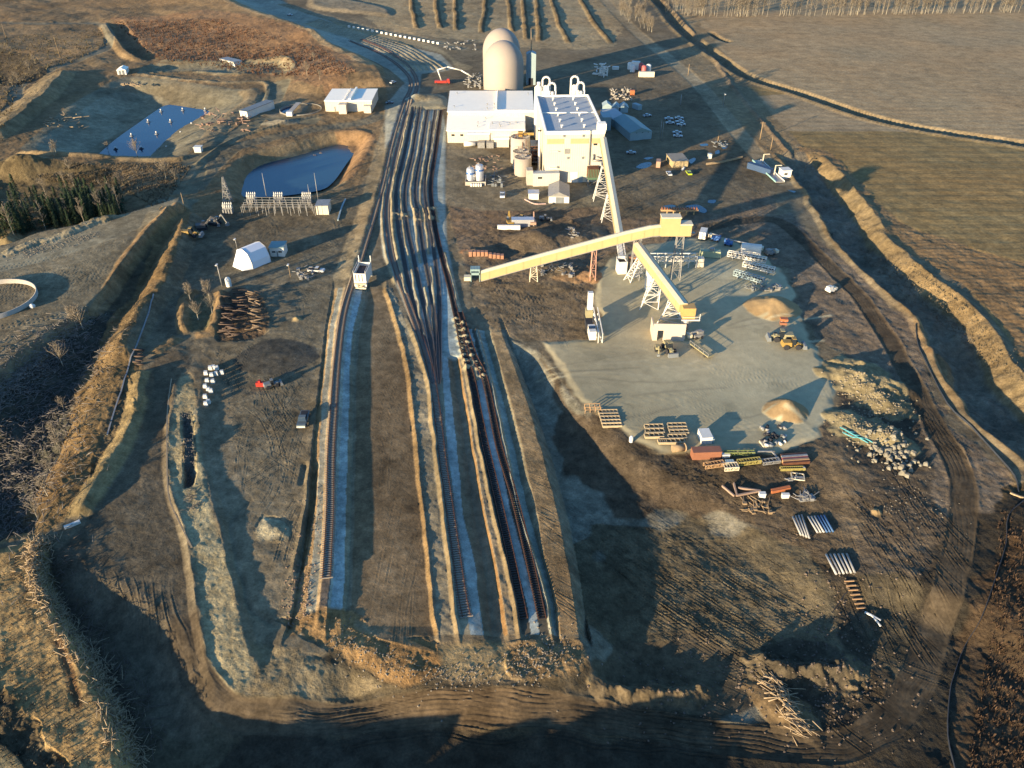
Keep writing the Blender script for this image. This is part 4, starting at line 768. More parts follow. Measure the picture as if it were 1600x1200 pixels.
# blue-shaded buildings right of the block
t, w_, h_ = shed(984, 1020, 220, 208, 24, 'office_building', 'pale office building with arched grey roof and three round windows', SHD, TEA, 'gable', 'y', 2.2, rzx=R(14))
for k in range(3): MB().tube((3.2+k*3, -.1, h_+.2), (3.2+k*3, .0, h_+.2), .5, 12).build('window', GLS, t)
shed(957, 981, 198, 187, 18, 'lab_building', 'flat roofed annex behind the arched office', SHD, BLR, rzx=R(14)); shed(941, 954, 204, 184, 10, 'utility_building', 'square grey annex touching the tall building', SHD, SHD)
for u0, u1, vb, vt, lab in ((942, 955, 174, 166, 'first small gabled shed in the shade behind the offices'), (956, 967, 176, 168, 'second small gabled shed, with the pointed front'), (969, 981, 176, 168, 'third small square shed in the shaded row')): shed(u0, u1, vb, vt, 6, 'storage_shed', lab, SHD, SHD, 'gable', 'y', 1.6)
shed(1050, 1075, 262, 252.5, 10, 'tan_shed', 'tan flat roofed shed standing alone among puddles', TAN, mat('tan_roof', (.26, .22, .16)), rzx=R(6))
# left side buildings
t, w_, h_ = shed(509, 582, 174, 158, 24, 'pump_building', 'big white flat roofed pump building left of the tracks', CRW, WHR, doors=((.19, .22, 2.4),))
MB().box(w_*.32, w_*.48, -5, -.01, -.5, 4.8).build('porch', CRW, t); MB().box(w_*.84, w_*.99, -3.5, -.01, -.5, 3.6).build('porch', CRW, t); MB().box(w_*.52, w_*.56, .1, 23.9, h_+.26, h_+1.3).build('roof_kerb', WHR, t); MB().box(w_*.4, w_*.42, .1, 23.9, h_+.26, h_+.6).build('roof_kerb', WHR, t)
shed(344.5, 366, 98.5, 92, 6, 'filter_shed', 'white long shed beyond the settling channels', WHT, STL); shed(184, 198, 117, 110, 8, 'small_garage', 'white garage with two dark doors above the pond', WHT, WHR, 'gable', 'y', 1.2, doors=((.2, .42, 2.6), (.55, .8, 2.6)))
t, w_, h_ = shed(376, 391, 183, 173, 22, 'intake_building', 'white fronted pump house with a long blue side by the pond', WHT, GRY, doors=((.3, .42, 2), (.7, .82, 2)), rzx=R(-24))
shed(304, 314.5, 238.5, 231, 3, 'pond_hut', 'small white hut at the corner of the pond', WHT, WHT); shed(423, 445, 401, 387.5, 5, 'site_office', 'small white cabin with two windows beside the tent', WHT, TEA, wins=((.15, .4, 1.5, 2.1), (.6, .85, 1.5, 2.1)), doors=((.47, .56, 2),))
t, w_, h_ = shed(495, 514, 335.5, 322, 6, 'switch_house', 'cream box switch house at the end of the substation', CRW, STL); MB().box(w_*.5-.06, w_*.5+.06, -.05, 0, 0, h_).build('seam', GRY, t)
# fabric shelter
g = G(397, 409); t = thing('fabric_shelter', 'white faceted fabric shelter, one side pale blue in shade', 'tent', g, R(-38))
m = MB(); L_, W_, Hh = 6.2, 4.6, 6.2; arch = [(-W_, 0), (-W_*.95, 2.4), (-W_*.62, 5.2), (0, Hh), (W_*.62, 5.2), (W_*.95, 2.4), (W_, 0)]
pts = [(x, -L_*.6, z) for x, z in arch]+[(x, L_*.6, z) for x, z in arch]; n_ = 7
m.poly(pts, [(i, i+1, i+8, i+7) for i in range(6)]); ap = [(x*.75, -L_, z*.55) for x, z in arch]
m.poly([(x, -L_*.6, z) for x, z in arch]+[(-W_*.6, -L_-.6, 0), (W_*.6, -L_-.6, 0)], [(0, 1, 7), (1, 2, 7), (2, 3, 7), (3, 8, 7), (3, 4, 8), (4, 5, 8), (5, 6, 8)])
m.poly([(x, L_*.6, z) for x, z in arch], [tuple(range(7))]); m.build('fabric', mat('white_fabric', (.66, .66, .66), .7, .04), t)
m = MB(); m.path([(x*1.01, -L_*.6, z*1.01) for x, z in arch], .09); m.build('frame_rib', STL, t); m = MB(); m.path([(x*1.01, L_*.6, z*1.01) for x, z in arch], .09); m.build('frame_rib', STL, t); MB().box(-1.4, 1.4, L_*.6-.05, L_*.6+.08, 0, 3).build('door', GRY, t)
# ------------------------------------------------------------------ conveyors
YB = 231.0
def gallery(name, label, pts, wdt, hgt_, side=YEL, top=YTP, extra=None):
    o = Vector(pts[0]); t = thing(name, label, 'conveyor', (o.x, o.y, o.z)); m = MB(); r_ = MB()
    for p, q in zip(pts[:-1], pts[1:]):
        p = Vector(p)-o; q = Vector(q)-o; d = (q-p); u = Vector((d.y, -d.x, 0)).normalized()*wdt/2; up = Vector((0, 0, hgt_))
        m.poly([p-u, p+u, q+u, q-u, p-u+up, p+u+up, q+u+up, q-u+up], [(0, 3, 2, 1), (0, 1, 5, 4), (1, 2, 6, 5), (2, 3, 7, 6), (3, 0, 4, 7)])
        v2 = u*1.08; a_ = up*1.004; b_ = Vector((0, 0, .35))
        r_.poly([p-v2+a_, p+v2+a_, q+v2+a_, q-v2+a_, p+a_+b_, q+a_+b_], [(0, 4, 5, 3), (1, 2, 5, 4), (0, 1, 4), (2, 3, 5), (0, 3, 2, 1)])
    m.build('side_cladding', side, t); r_.build('roof', top, t); m = MB()
    for p, q in zip(pts[:-1], pts[1:]):
        p = Vector(p)-o; q = Vector(q)-o; d = (q-p); u = Vector((d.y, -d.x, 0)).normalized()*(wdt/2+.03); n = max(2, int(d.length/4.8))
        for k in range(n):
            c = p.lerp(q, (k+.5)/n)
            for s_ in (-1, 1): m.bar(c+u*s_+Vector((0, 0, .05)), c+u*s_+Vector((0, 0, hgt_*.97)), .06)
    m.build('panel_seams', mat('dull_yellow_seam', (.30, .23, .11)), t)  # thin ribs in a darker yellow than the cladding
    m = MB(); u0 = None
    for p, q in zip(pts[:-1], pts[1:]):
        p = Vector(p)-o; q = Vector(q)-o; d = (q-p); u = Vector((d.y, -d.x, 0)).normalized()*(wdt/2)
        for s_ in (-1, 1): m.bar(p+u*s_+Vector((0, 0, -.12)), q+u*s_+Vector((0, 0, -.12)), .22)
    m.build('bottom_chord', STL, t); return t, o
def trestle(name, label, base, top, wid, par=None, mt=WHT, depth=3.0, n=4, sk=.35):
    """a braced tower: legs spread towards the ground"""
    c = Vector(base); hgt_ = top-c.z; t = thing(name, label, 'support tower', c); m = MB(); lv = [i/n for i in range(n+1)]
    def pt(sx, sy, f): return Vector((sx*wid/2*(1-(1-sk)*f), sy*depth/2*(1-.3*f), hgt_*f))
    for sx in (-1, 1):
        for sy in (-1, 1): m.bar(pt(sx, sy, 0), pt(sx, sy, 1), .2)
    m.build('leg_frame', mt, t); m = MB()
    for i, f in enumerate(lv):
        for sy in (-1, 1):
            if i: m.bar(pt(-1, sy, f), pt(1, sy, f), .13)
            if i < n: m.bar(pt(-1 if i % 2 else 1, sy, f), pt(1 if i % 2 else -1, sy, lv[i+1]), .11)
        for sx in (-1, 1):
            if i: m.bar(pt(sx, -1, f), pt(sx, 1, f), .11)
            if i < n: m.bar(pt(sx, -1, f), pt(sx, 1, lv[i+1]), .09)
    m.build('bracing', mt, t); return t
A_ = [(-10.2, YB, .6), (12, YB, 7.4), (36, YB, 14.4), (44, YB, 16.4), (47.5, YB, 16.8)]
tA, oA = gallery('long_conveyor', 'long pale yellow covered conveyor rising from the tracks to the right', A_, 2.6, 2.7)
m = MB(); m.box(57.3, 63.2, -1.5, 1.5, 15.9, 22.0); m.build('head_house', YEL, tA); MB().box(57.1, 63.4, -1.7, 1.7, 22.01, 22.3).build('roof', YTP, tA)
m = MB(); m.box(63.22, 67.0, -1.5, 1.5, 15.9, 19.7); m.build('head_house', YEL, tA); MB().box(63.22, 67.2, -1.7, 1.7, 19.71, 20.0).build('roof', YTP, tA)
m = MB(); m.box(0, 0, 0, 0, 0, 0) if False else None
m.bar((66, 2, 15.6), (69, 2, 15.6), 1.2, .2); m.build('walkway', STL, tA) if m.f else None
a, r_, w_ = face(735.5, 441, 750, 441); t = thing('tail_house', 'teal grey open tail house at the low end of the long conveyor', 'tower', a, 0); hz = hh(742, 441, 421)
m = MB()
for z0, z1 in ((hz*.55, hz*.72), (hz*.86, hz)): m.box(0, w_, 0, 2.6, z0, z1)
for x in (.12, w_-.12):
    for y in (.12, 2.48): m.bar((x, y, 0), (x, y, hz*.86), .24)
m.build('frame', TEA, t); MB().box(-2.2, -.1, .3, 2.4, .3, 1.6).build('chute', YTP, t)
for (u, vb, lab, mt, wd_) in ((834, 441, 'yellow braced leg under the low part of the long conveyor', YTP, 2.6), (926, 438, 'slim pinkish leg under the middle of the long conveyor', mat('pink_primer', (.4, .22, .16)), 1.8)):
    g = G(u, vb); x = g.x; zt = float(np.interp(x, [-10.2, 12, 36, 44], [.6, 7.4, 14.4, 16.4])); trestle('trestle', lab, (x, YB, g.z), zt, wd_, None, mt, 1.8, 3, .7)
for x, lab in ((40.5, 'left braced white tower under the head of the long conveyor'), (54, 'right braced white tower under the head of the long conveyor')): trestle('trestle', lab, (x, YB+.5, zat(x, YB)), 15.9, 3.0, None, STL, 2.5, 4, .7)
g = G(1050, 385); t = thing('pipe_gallery', 'white steel gallery frame below the conveyor head', 'steel frame', (47, 240, g.z)); m = MB()
for k in range(7):
    m.bar((k*2.6, 0, 0), (k*2.6, 0, 4.2), .25); m.bar((k*2.6, 2.5, 0), (k*2.6, 2.5, 4.2), .25)
    if k < 6: m.bar((k*2.6, 0, 4.2), (k*2.6+2.6, 0, 2.6), .14)
m.bar((0, 0, 4.2), (15.6, 0, 4.2), .3); m.bar((0, 0, 2.6), (15.6, 0, 2.6), .3); m.bar((0, 2.5, 4.2), (15.6, 2.5, 4.2), .3); m.build('frame', WHT, t); MB().box(15.9, 18.2, 0, 2.5, .2, 3.2).build('end_box', CRW, t)
B_ = [(37.4, 319.5, 17.3), (37.3, 282, 11.2), (37.2, 250, 5.9)]
tB, oB = gallery('feed_conveyor', 'pale yellow conveyor sloping down from the corner of the tall building', B_, 2.4, 2.4)
m = MB(); p0 = Vector((37.2, 249.9, 5.9)); p1 = Vector((37.2, 238.5, 3.6))
for s_ in (-1, 1):
    m.bar(p0+Vector((s_*1.1, 0, 0)), p1+Vector((s_*1.1, 0, 0)), .2, .3); m.bar(p0+Vector((s_*1.1, 0, 1.4)), p1+Vector((s_*1.1, 0, 1.4)), .15)
    for k in range(8): q = p0.lerp(p1, k/7)+Vector((s_*1.1, 0, 0)); m.bar(q, q+Vector((0, 0, 1.4)), .12)
m.bar(p0+Vector((0, 0, .2)), p1+Vector((0, 0, .2)), 1.3, .1); o = m.build('lower_conveyor', WHT); tag(o, 'open white framed conveyor feeding the white hopper', 'conveyor')
trestle('trestle', 'white trestle nearest the tall building under the feed conveyor', (36.5, 301, 0), 14.0, 7.5, None, WHT, 3, 5, .25); trestle('trestle', 'white trestle half way down the feed conveyor', (36.6, 280, 0), 10.8, 5, None, WHT, 3, 4, .3)
a, r_, w_ = face(965.5, 429, 979, 428); hz = hh(972, 429, 410); t = thing('receiving_hopper', 'white open topped hopper with dark mouth at the end of the feed conveyor', 'hopper', a, R(8))
m = MB(); m.box(0, w_, 0, .25, 0, hz); m.box(0, w_, 3.2, 3.45, 0, hz+.6); m.box(-.01, .25, .26, 3.19, 0, hz); m.box(w_-.25, w_+.01, .26, 3.19, 0, hz); m.build('shell', WHT, t); MB().box(.26, w_-.26, .26, 3.19, .2, hz-.6).build('load', CRE, t)
C_ = [(39.8, 229.4, 12.6), (44.3, 211.6, 11.9), (48.8, 194.0, 9.2)]
C_ = [(39.8, 228.2, 12.3), (48.9, 194.5, 9.0)]
tC, oC = gallery('stacker_conveyor', 'pale yellow conveyor descending over the lattice tower, with green side walkway', C_, 2.6, 2.5)
d = (Vector(C_[1])-Vector(C_[0])); n_ = Vector((d.y, -d.x, 0)).normalized()*-1
p = Vector((0, 0, 0)); q = d
m = MB(); u1 = n_*1.35; u2 = n_*2.9
m.poly([p+u1+Vector((0, 0, 1.9)), q*.93+u1+Vector((0, 0, 1.9)), q*.93+u2+Vector((0, 0, .9)), p+u2+Vector((0, 0, .9)), p+u1+Vector((0, 0, 1.8)), q*.93+u1+Vector((0, 0, 1.8)), q*.93+u2+Vector((0, 0, .8)), p+u2+Vector((0, 0, .8))], [(0, 1, 2, 3), (7, 6, 5, 4), (0, 4, 5, 1), (1, 5, 6, 2), (2, 6, 7, 3), (3, 7, 4, 0)]); m.build('walkway_cover', GRN, tC)
hd = Vector(C_[1])-oC; m = MB(); m.box(hd.x-.4, hd.x+3.2, hd.y-2.0, hd.y+1.2, hd.z-1.2, hd.z+2.2); m.build('head_box', mat('warm_yellow', (.42, .26, .09)), tC); m = MB(); m.box(hd.x-.6, hd.x+4.6, hd.y-2.6, hd.y-2.0, hd.z-1.5, hd.z-1.25); m.bar((hd.x+4.5, hd.y-2.3, hd.z-1.2), (hd.x+4.5, hd.y-2.3, hd.z+.6), .15); m.bar((hd.x-.5, hd.y-2.5, hd.z-.3), (hd.x+4.5, hd.y-2.5, hd.z-.3), .1); m.build('platform', WHT, tC)
m = MB(); m.tube((hd.x+1.4, hd.y-.4, hd.z-5.5), (hd.x+1.4, hd.y-.4, hd.z-1.2), .8, 10, 1.1); m.build('chute', STL, tC)
def lattice(name, label, feet, tops, lv=4, mt=WHT, w_=.24):
    o = Vector(feet[0]); t = thing(name, label, 'support tower', o); m = MB(); k_ = MB(); n = len(feet)
    F_ = [[Vector(f).lerp(Vector(tp), i/lv)-o for i in range(lv+1)] for f, tp in zip(feet, tops)]
    for f in F_: m.bar(f[0], f[-1], w_)
    for i in range(n):
        a_, b_ = F_[i], F_[(i+1) % n]
        for j in range(lv):
            if j: k_.bar(a_[j], b_[j], w_*.75)
            k_.bar(a_[j+(0 if j % 2 else 1)], b_[j+(1 if j % 2 else 0)], w_*.6)
    m.build('leg_frame', mt, t); k_.build('bracing', mt, t); return t
gg = lambda u, v: G(u, v)
lattice('lattice_tower', 'tall white lattice tower on spread legs, left of the concrete block', [gg(999.5, 484), gg(1028, 484), (gg(1028, 484).x+.6, 216, .3), (gg(999.5, 484).x+1.5, 216, .3)], [(43.0, 211.2, 11.0), (45.4, 211.8, 11.0), (45.2, 213.6, 11.1), (42.7, 213, 11.1)])
lattice('lattice_tower', 'leaning white lattice frame directly behind the concrete block', [gg(1025.5, 507), gg(1066, 507), (gg(1066, 507).x-.5, 207, .3), (gg(1025, 506).x+3, 207, .3)], [(46.4, 200, 9.3), (48.8, 200.5, 9.3), (48.6, 202, 9.5), (46, 201.5, 9.5)])
lattice('lattice_tower', 'white lattice legs beside the white column under the junction', [gg(985, 442), gg(1004, 432), (40, 232, .3), (37, 231, .3)], [(41.2, 226, 11.6), (42.6, 226, 11.6), (42.6, 228, 11.8), (41.2, 228, 11.8)], 5)
a, r_, w_ = face(1008, 455, 1018, 455); t = thing('transfer_column', 'square white column below the junction of the conveyors', 'tower', a, 0); MB().box(0, 1.9, 0, 2, -.3, 11.4).build('shaft', WHT, t); MB().box(.4, 1.2, -.06, .01, .4, 1.9).build('door', DRK, t)
a, r_, w_ = face(1019, 532, 1069, 533); hz = hh(1045, 533, 507); t = thing('concrete_bunker', 'blocky white concrete bunker with a dark doorway under the yellow head box', 'bunker', a, r_)
m = MB(); m.box(0, 1.3, 0, .35, -.3, hz); m.box(1.31, 3.0, 0, .35, 3.4, hz); m.box(3.01, w_, 0, .35, -.3, hz); m.box(0, .35, .36, 6, -.3, hz-1.2); m.box(w_-.35, w_, .36, 6, -.3, hz-1.2); m.build('wall', mat('white_concrete', (.46, .38, .30), .8, .06), t); 
m = MB(); g = G(993, 421); m.box(0, 5.5, 0, 2.5, 2.6, 4.4); 
for x in (.2, 2.7, 5.3): m.bar((x, 0, 0), (x, 0, 2.6), .2); m.bar((x, 2.4, 0), (x, 2.4, 2.6), .2)
o = m.build('screen_deck', mat('copper_paint', (.30, .15, .08)), None, (g.x-2.5, g.y, g.z)); tag(o, 'copper coloured screen deck on posts beside the white hopper', 'machine')
o = MB().bar((0, 0, 0), (.5, 0, 8), .9).build('chute_pipe', YEL, None, G(995.5, 412)); tag(o, 'upright yellow chute above the copper screen deck', 'chute')
# crossing log-coloured truss behind
g = G(1032, 336); t = thing('bridge_girder', 'orange truss girder with toothed top lying behind the conveyor head', 'girder', g, R(-1)); m = MB(); m.box(0, 14.5, 0, 1.2, 1.5, 2.2); m.build('beam', mat('orange_wash', (.36, .22, .11)), t); m = MB()
for k in range(14): m.box(.2+k*1.03, .6+k*1.03, 0, 1.2, 2.21, 3.0)
m.build('teeth', ORN, t); m = MB()
for x in (2.5, 5, 7.5, 10, 13): m.bar((x, .6, 0), (x, .6, 1.5), .3)
m.build('posts', YEL, t)
# load-out bin over the track
a, r_, w_ = face(554.5, 449.5, 574, 449.5); hz = hh(563, 450, 428); t = thing('loadout_bin', 'white load-out bin with dark open top straddling beside the left track', 'bin', a, R(-3)); dd = 8.5
m = MB(); m.box(0, w_, 0, .2, 0, hz); m.box(0, w_, dd-.2, dd, 0, hz); m.box(0, .2, .21, dd-.21, 1, hz); m.box(w_-.2, w_, .21, dd-.21, 1, hz); m.build('shell', WHT, t); MB().box(.21, w_-.21, .21, dd-.21, hz-1.4, hz-1.2).build('grating', mat('dark_load', (.07, .05, .05)), t)
m = MB(); 
for x in (.05, w_-.05): m.bar((x, 0, hz+1), (x, dd+1, hz+1), .1); m.bar((x, dd, 0), (x, dd+.4, hz+2.2), .25); m.bar((x, 0, hz), (x, 0, hz+1), .1)
m.build('railing', WHT, t); m = MB(); m.box(.4, w_-.1, -1.1, -.02, .1, .5); m.box(.2, w_, -.9, -.02, 1.7, 1.85); m.bar((.4, -.9, .3), (w_-.3, -.9, 1.8), .12); m.bar((w_-.3, -.9, .3), (.5, -.9, 1.8), .12); m.box(.6, 1.2, -.7, -.02, .6, 1.4); m.box(2, 2.7, -.7, -.02, .6, 1.3); m.build('drive_gear', YTP, t)
for k in range(3): MB().box(.5+k*1.05, .75+k*1.05, -.12, -.02, 2.3, hz-.3).build('stiffener', STL, t)
# tanks left: ring tank and clarifier
t = thing('ring_tank', 'big round open tank cut by the left edge, cream inner wall', 'tank', (-160.5, 211, 3.0)); r = 13
MB().lathe([(r, -1), (r, 1.4), (r-.35, 1.4), (r-.35, -1)], 64).build('wall', CON, t); MB().lathe([(0, -.3), (r-.36, -.3)], 48).build('water', WM, t)
o = MB().lathe([(.8, 0), (.9, .5), (.5, 1.0), (0, 1.1)], 10).build('tank_valve', WHT, None, G(51, 480)); tag(o, 'small white dome valve right of the big round tank', 'valve')
g = G(470, 171); t = thing('clarifier', 'round sunken clarifier with a bridge and pale rim', 'clarifier', g); MB().lathe([(11.2, -1), (11.2, .35), (10.8, .35), (10.8, -2)], 40).build('rim', mat('old_concrete', (.2, .18, .14)), t); MB().lathe([(0, -.6), (10.6, -.6)], 32).build('water', WM, t); m = MB(); m.bar((-3.6, -11.2, 1.2), (-3, 9, 1.2), 2.6, .3); m.build('bridge', CON, t); MB().box(-4.6, -1.6, -13, -10.2, 0, 2.2).build('cabinet', WHT, t)
# substation
sg = G(440, 336); t = thing('substation_busbars', 'rows of slim steel posts carrying thin busbars', 'busbar frame', sg); m = MB()
for row, (v, n, u0, u1) in enumerate(((337, 10, 379, 493), (333.5, 12, 381, 490), (330, 12, 383, 488), (326, 12, 385, 485), (322, 9, 388, 482))):
    pr = None; k_ = MB()
    for i in range(n):
        p = G(u0+(u1-u0)*i/(n-1), v)-sg; q = p+Vector((0, 0, 3.6)); m.bar(p, q, .16)
        if pr is not None: k_.bar(pr, q, .13)
        pr = q
    k_.build('busbar', STL, t)
m.build('posts', STL, t)
def transformer(u, v, lab, sc_=1.0):
    t = thing('transformer', lab, 'transformer', G(u, v), 0); MB().box(-1.6, 1.6, -1, 1, 0, 2.2).build('tank', STL, t)
    for k in range(4): MB().box(-1.9+k*1.05, -1.4+k*1.05, -1.5, -1.01, .3, 2.0).build('radiator', STL, t)
    m = MB()
    for k in range(5):
        x = -1.6+k*.8; m.lathe([(.1, 2.2), (.26, 2.5), (.12, 2.8), (.3, 3.1), (.12, 3.5), (.3, 3.9), (.08, 4.6)], 6, x, 0); m.lathe([(.1, 2.2), (.26, 2.5), (.12, 2.8), (.3, 3.1), (.08, 3.9)], 6, x, -.9)
    m.build('bushings', WHT, t); return t
transformer(395, 317, 'left group of bushings behind the busbars'); transformer(437, 317, 'middle group of bushings behind the busbars'); transformer(481, 317, 'right group of bushings behind the busbars'); transformer(358, 333, 'large transformer with many bushings at the left end of the busbars')
lattice('lattice_mast', 'grey lattice mast at the left corner of the substation', [gg(349, 321), gg(361, 321), (gg(361, 321).x, gg(361, 321).y+3.5, 0), (gg(349, 321).x, gg(349, 321).y+3.5, 0)], [(gg(355, 321).x-.2, gg(355, 321).y+1.5, 11), (gg(355, 321).x+.2, gg(355, 321).y+1.5, 11), (gg(355, 321).x+.2, gg(355, 321).y+2, 11), (gg(355, 321).x-.2, gg(355, 321).y+2, 11)], 6, STL, .22)
# ------------------------------------------------------------------ vehicles and machines
def car_proto(name, label, cat, col, kind='car', group=None, loc=(0, 0, 0), rz=0):
    t = thing(name, label, cat, loc, rz, group); cm = mat('car_'+'_'.join(str(int(c*100)) for c in col), col, .3, .03, spec=.6)
    L_ = 4.5 if kind == 'car' else 5.7; W_ = .9 if kind == 'car' else .98; m = MB()
    prof = [(-L_/2, .35), (-L_/2, .85), (-L_/2+.2, .95), (L_/2-.25, .9), (L_/2, .75), (L_/2, .35)]
    if kind != 'car': prof = [(-L_/2, .5), (-L_/2, 1.1), (L_/2-.2, 1.15), (L_/2, .95), (L_/2, .5)]
    n = len(prof); m.poly([(x, -W_, z) for x, z in prof]+[(x, W_, z) for x, z in prof], [tuple(range(n)), tuple(range(2*n-1, n-1, -1))]+[(i, i+n, (i+1) % n+n, (i+1) % n) for i in range(n)]); m.build('body', cm, t)
    if kind == 'car': cb = (-1.3, .7, .92, 1.42, .35)
    else: cb = (-.4, 1.3, 1.14, 1.85, .3)
    m = MB(); m.box(cb[0], cb[1], -W_+.08, W_-.08, cb[2], cb[3], cb[4], .12); m.build('window', GLS, t)
    m = MB(); m.box(cb[0]+cb[4], cb[1]-cb[4], -W_+.2, W_-.2, cb[3]+.003, cb[3]+.06); m.build('roof', cm, t)
    if kind != 'car':
        MB().box(-L_/2+.15, -.5, -W_+.15, W_-.15, 1.112, 1.125).build('load_bed', DRK, t)
    for x in (-L_*.31, L_*.31):
        for y in (-W_, W_): MB().tube((x, y-.1, .34), (x, y+.1, .34), .36, 10).build('wheel', DRK, t)
    for y in (-.6, .6): MB().box(L_/2-.04, L_/2+.02, y-.18, y+.18, .6, .76).build('headlight', WHT, t)
    return t
pk = car_proto('pickup_truck', 'dark pickup truck with a pale roof, parked alone on the dirt left of the track', 'truck', (.10, .12, .12), 'pickup', None, G(474.5, 659), R(-88))
bpy.data.objects[pk.children[2].name].data.materials[0] = WHT; pk.scale = (1.12,)*3
MB().box(2.4, 2.87, -.9, .9, .5, .9).build('bumper', WHT, pk)
car_proto('pickup_truck', 'white pickup truck facing right beside a heap of scrap', 'truck', (.5, .48, .44), 'pickup', None, G(494.5, 425), R(-8))
car_proto('pickup_truck', 'white pickup truck parked alone below the round grey tanks', 'truck', (.55, .55, .52), 'pickup', None, G(785, 307), R(-90))
c0 = car_proto('parked_car', 'pale car nearest the dividing kerb in the shaded lot', 'car', (.35, .36, .36), 'car', 'cars in the shaded lot', G(1045, 187), R(2))
for u, v, rz_, lab in ((1047, 193.5, 3, 'pale car in the second row of the shaded lot'), (1061, 186, 0, 'right hand car of the far row in the shaded lot'), (1062, 191.5, 182, 'right hand car of the second row in the shaded lot'), (1064, 196, 180, 'nearest car of the right hand group in the shaded lot'), (1058, 208.5, 2, 'car standing by itself lower in the shaded lot'), (1059, 214, -8, 'lowest car in the shaded lot'), (1011, 182, 25, 'car behind the offices, at the edge of the dark patch'), (986, 240, 0, 'dark car on the shaded drive below the offices')): dup(c0, G(u, v), R(rz_), lab)
d0 = car_proto('parked_car', 'dark car with a white roof on the sunlit dirt by the tan shed', 'car', (.5, .5, .48), 'car', None, G(1045, 273), R(95))
dup(d0, G(453, 24), R(160), 'white vehicle far up the shaded rail bed'); car_proto('parked_car', 'lime green car on the sunlit dirt by the tan shed', 'car', (.34, .42, .03), 'car', None, G(1076, 272), R(95))
car_proto('parked_car', 'small dark car in the shade right of the pump building', 'car', (.08, .09, .1), 'car', None, G(609, 162), R(20)); car_proto('parked_car', 'white car near the head of the pump building shadow', 'car', (.4, .4, .4), 'car', None, G(614, 130), R(60))
def excavator(u, v, rz_, lab, col=YMC, sc_=1.0, up=1.0):
    t = thing('excavator', lab, 'excavator', G(u, v), R(rz_)); t.scale = (sc_,)*3
    for y in (-1.2, 1.2): MB().box(-2, 2, y-.35, y+.35, 0, .9, .25, 0).build('track', DRK, t)
    MB().box(-2, 1.4, -1.3, 1.3, 1.0, 2.1).build('body', col, t); MB().box(.2, 1.6, .2, 1.3, 1.3, 2.9, .15, .05).build('cab', GLS, t)
    MB().bar((1.2, -.3, 1.6), (4.2, -.3, 4.6*up), .5).build('boom', col, t); MB().bar((4.2, -.3, 4.6*up), (6.0, -.3, 1.6), .4).build('arm', col, t); MB().box(5.5, 6.6, -.9, .3, .4, 1.5, .2, 0).build('bucket', GRY, t); return t
def loader(u, v, rz_, lab, col=YMC, sc_=1.0):
    t = thing('wheel_loader', lab, 'loader', G(u, v), R(rz_)); t.scale = (sc_,)*3
    MB().box(-3, -.2, -1.1, 1.1, .9, 2.2, .2, .1).build('engine_hood', col, t); MB().box(-.4, .9, -.8, .8, 1.2, 3.1, .2, .1).build('cab', GLS, t); MB().box(-.3, .8, -.75, .75, 3.11, 3.25).build('roof', col, t); MB().box(.6, 2.4, -.6, .6, .8, 1.6).build('front_frame', col, t)
    for x in (-1.8, 1.6):
        for y in (-1.2, 1.2): MB().tube((x, y-.3, .75), (x, y+.3, .75), .78, 12).build('wheel', DRK, t)
    MB().bar((1.4, 0, 1.6), (3.2, 0, .9), .5).build('lift_arm', col, t); MB().box(3.0, 4.2, -1.5, 1.5, .1, 1.3, .3, 0).build('bucket', GRY, t); return t
loader(299, 369, 0, 'yellow wheel loader at the foot of the grassy ridge', YMC, 1.05); excavator(316, 358, 20, 'dark excavator behind the yellow loader, left one', mat('dusty_dark', (.10, .09, .08))); excavator(336, 350, -20, 'dark excavator with a pale bent boom, nearer the substation', mat('dusty_grey', (.16, .15, .13)))
excavator(797, 352, 100, 'yellow excavator with raised orange boom beyond the brown heap', YMC, .9); loader(815, 346, 60, 'yellow loader in the middle of the group beyond the brown heap', YMC, .85); excavator(833, 352, 90, 'pinkish excavator with an arched arm beyond the brown heap', mat('dusty_pink', (.36, .22, .15)), .85)
loader(851, 344, 0, 'small pale loader in the shade right of the excavators', STL, .7)
loader(1221, 531, 175, 'drab yellow wheel loader near the edge of the paved yard', mat('drab_yellow', (.26, .23, .13)), 1.05); loader(1236, 543, 0, 'yellow low loader just below the drab one', YMC, 1.0)
loader(1045, 548, -80, 'yellow telehandler in front of the concrete bunker', mat('drab_yellow'  , (.26, .23, .13)), .95); excavator(1028, 547, -95, 'small drab machine at the left corner of the concrete bunker', mat('drab_yellow', (.26, .23, .13)), .6)
t = thing('flatbed_trailer', 'drab low trailer with rails, right of the bunker telehandler', 'trailer', G(1096, 550), R(-62)); MB().box(-4, 4, -1.1, 1.1, .7, 1.0).build('deck', mat('drab_yellow', (.26, .23, .13)), t); m = MB()
for x in (-4, -2, 0, 2, 4): m.bar((x, -1.1, 1), (x, -1.1, 1.9), .12)
m.bar((-4, -1.1, 1.9), (4, -1.1, 1.9), .1); m.build('side_rail', STL, t)
for x in (-2.5, 2.5):
    for y in (-1, 1): MB().tube((x, y-.15, .4), (x, y+.15, .4), .4, 8).build('wheel', DRK, t)
def lift(u, v, rz_, lab, col, L_=8, hz=2.6):
    t = thing('boom_lift', lab, 'lift', G(u, v), R(rz_)); MB().box(-1.4, 1.4, -1.1, 1.1, .5, 1.3).build('chassis', col, t)
    for x in (-1, 1):
        for y in (-1.1, 1.1): MB().tube((x, y-.15, .45), (x, y+.15, .45), .45, 8).build('wheel', DRK, t)
    MB().box(-1.6, .2, -.7, .7, 1.31, 2.2).build('turret', col, t); MB().bar((-1.2, 0, 2.2), (L_, 0, hz), .35).build('boom', STL, t); MB().box(L_, L_+1.2, -.9, .9, hz-1.2, hz-.2).build('basket', YTP, t); return t
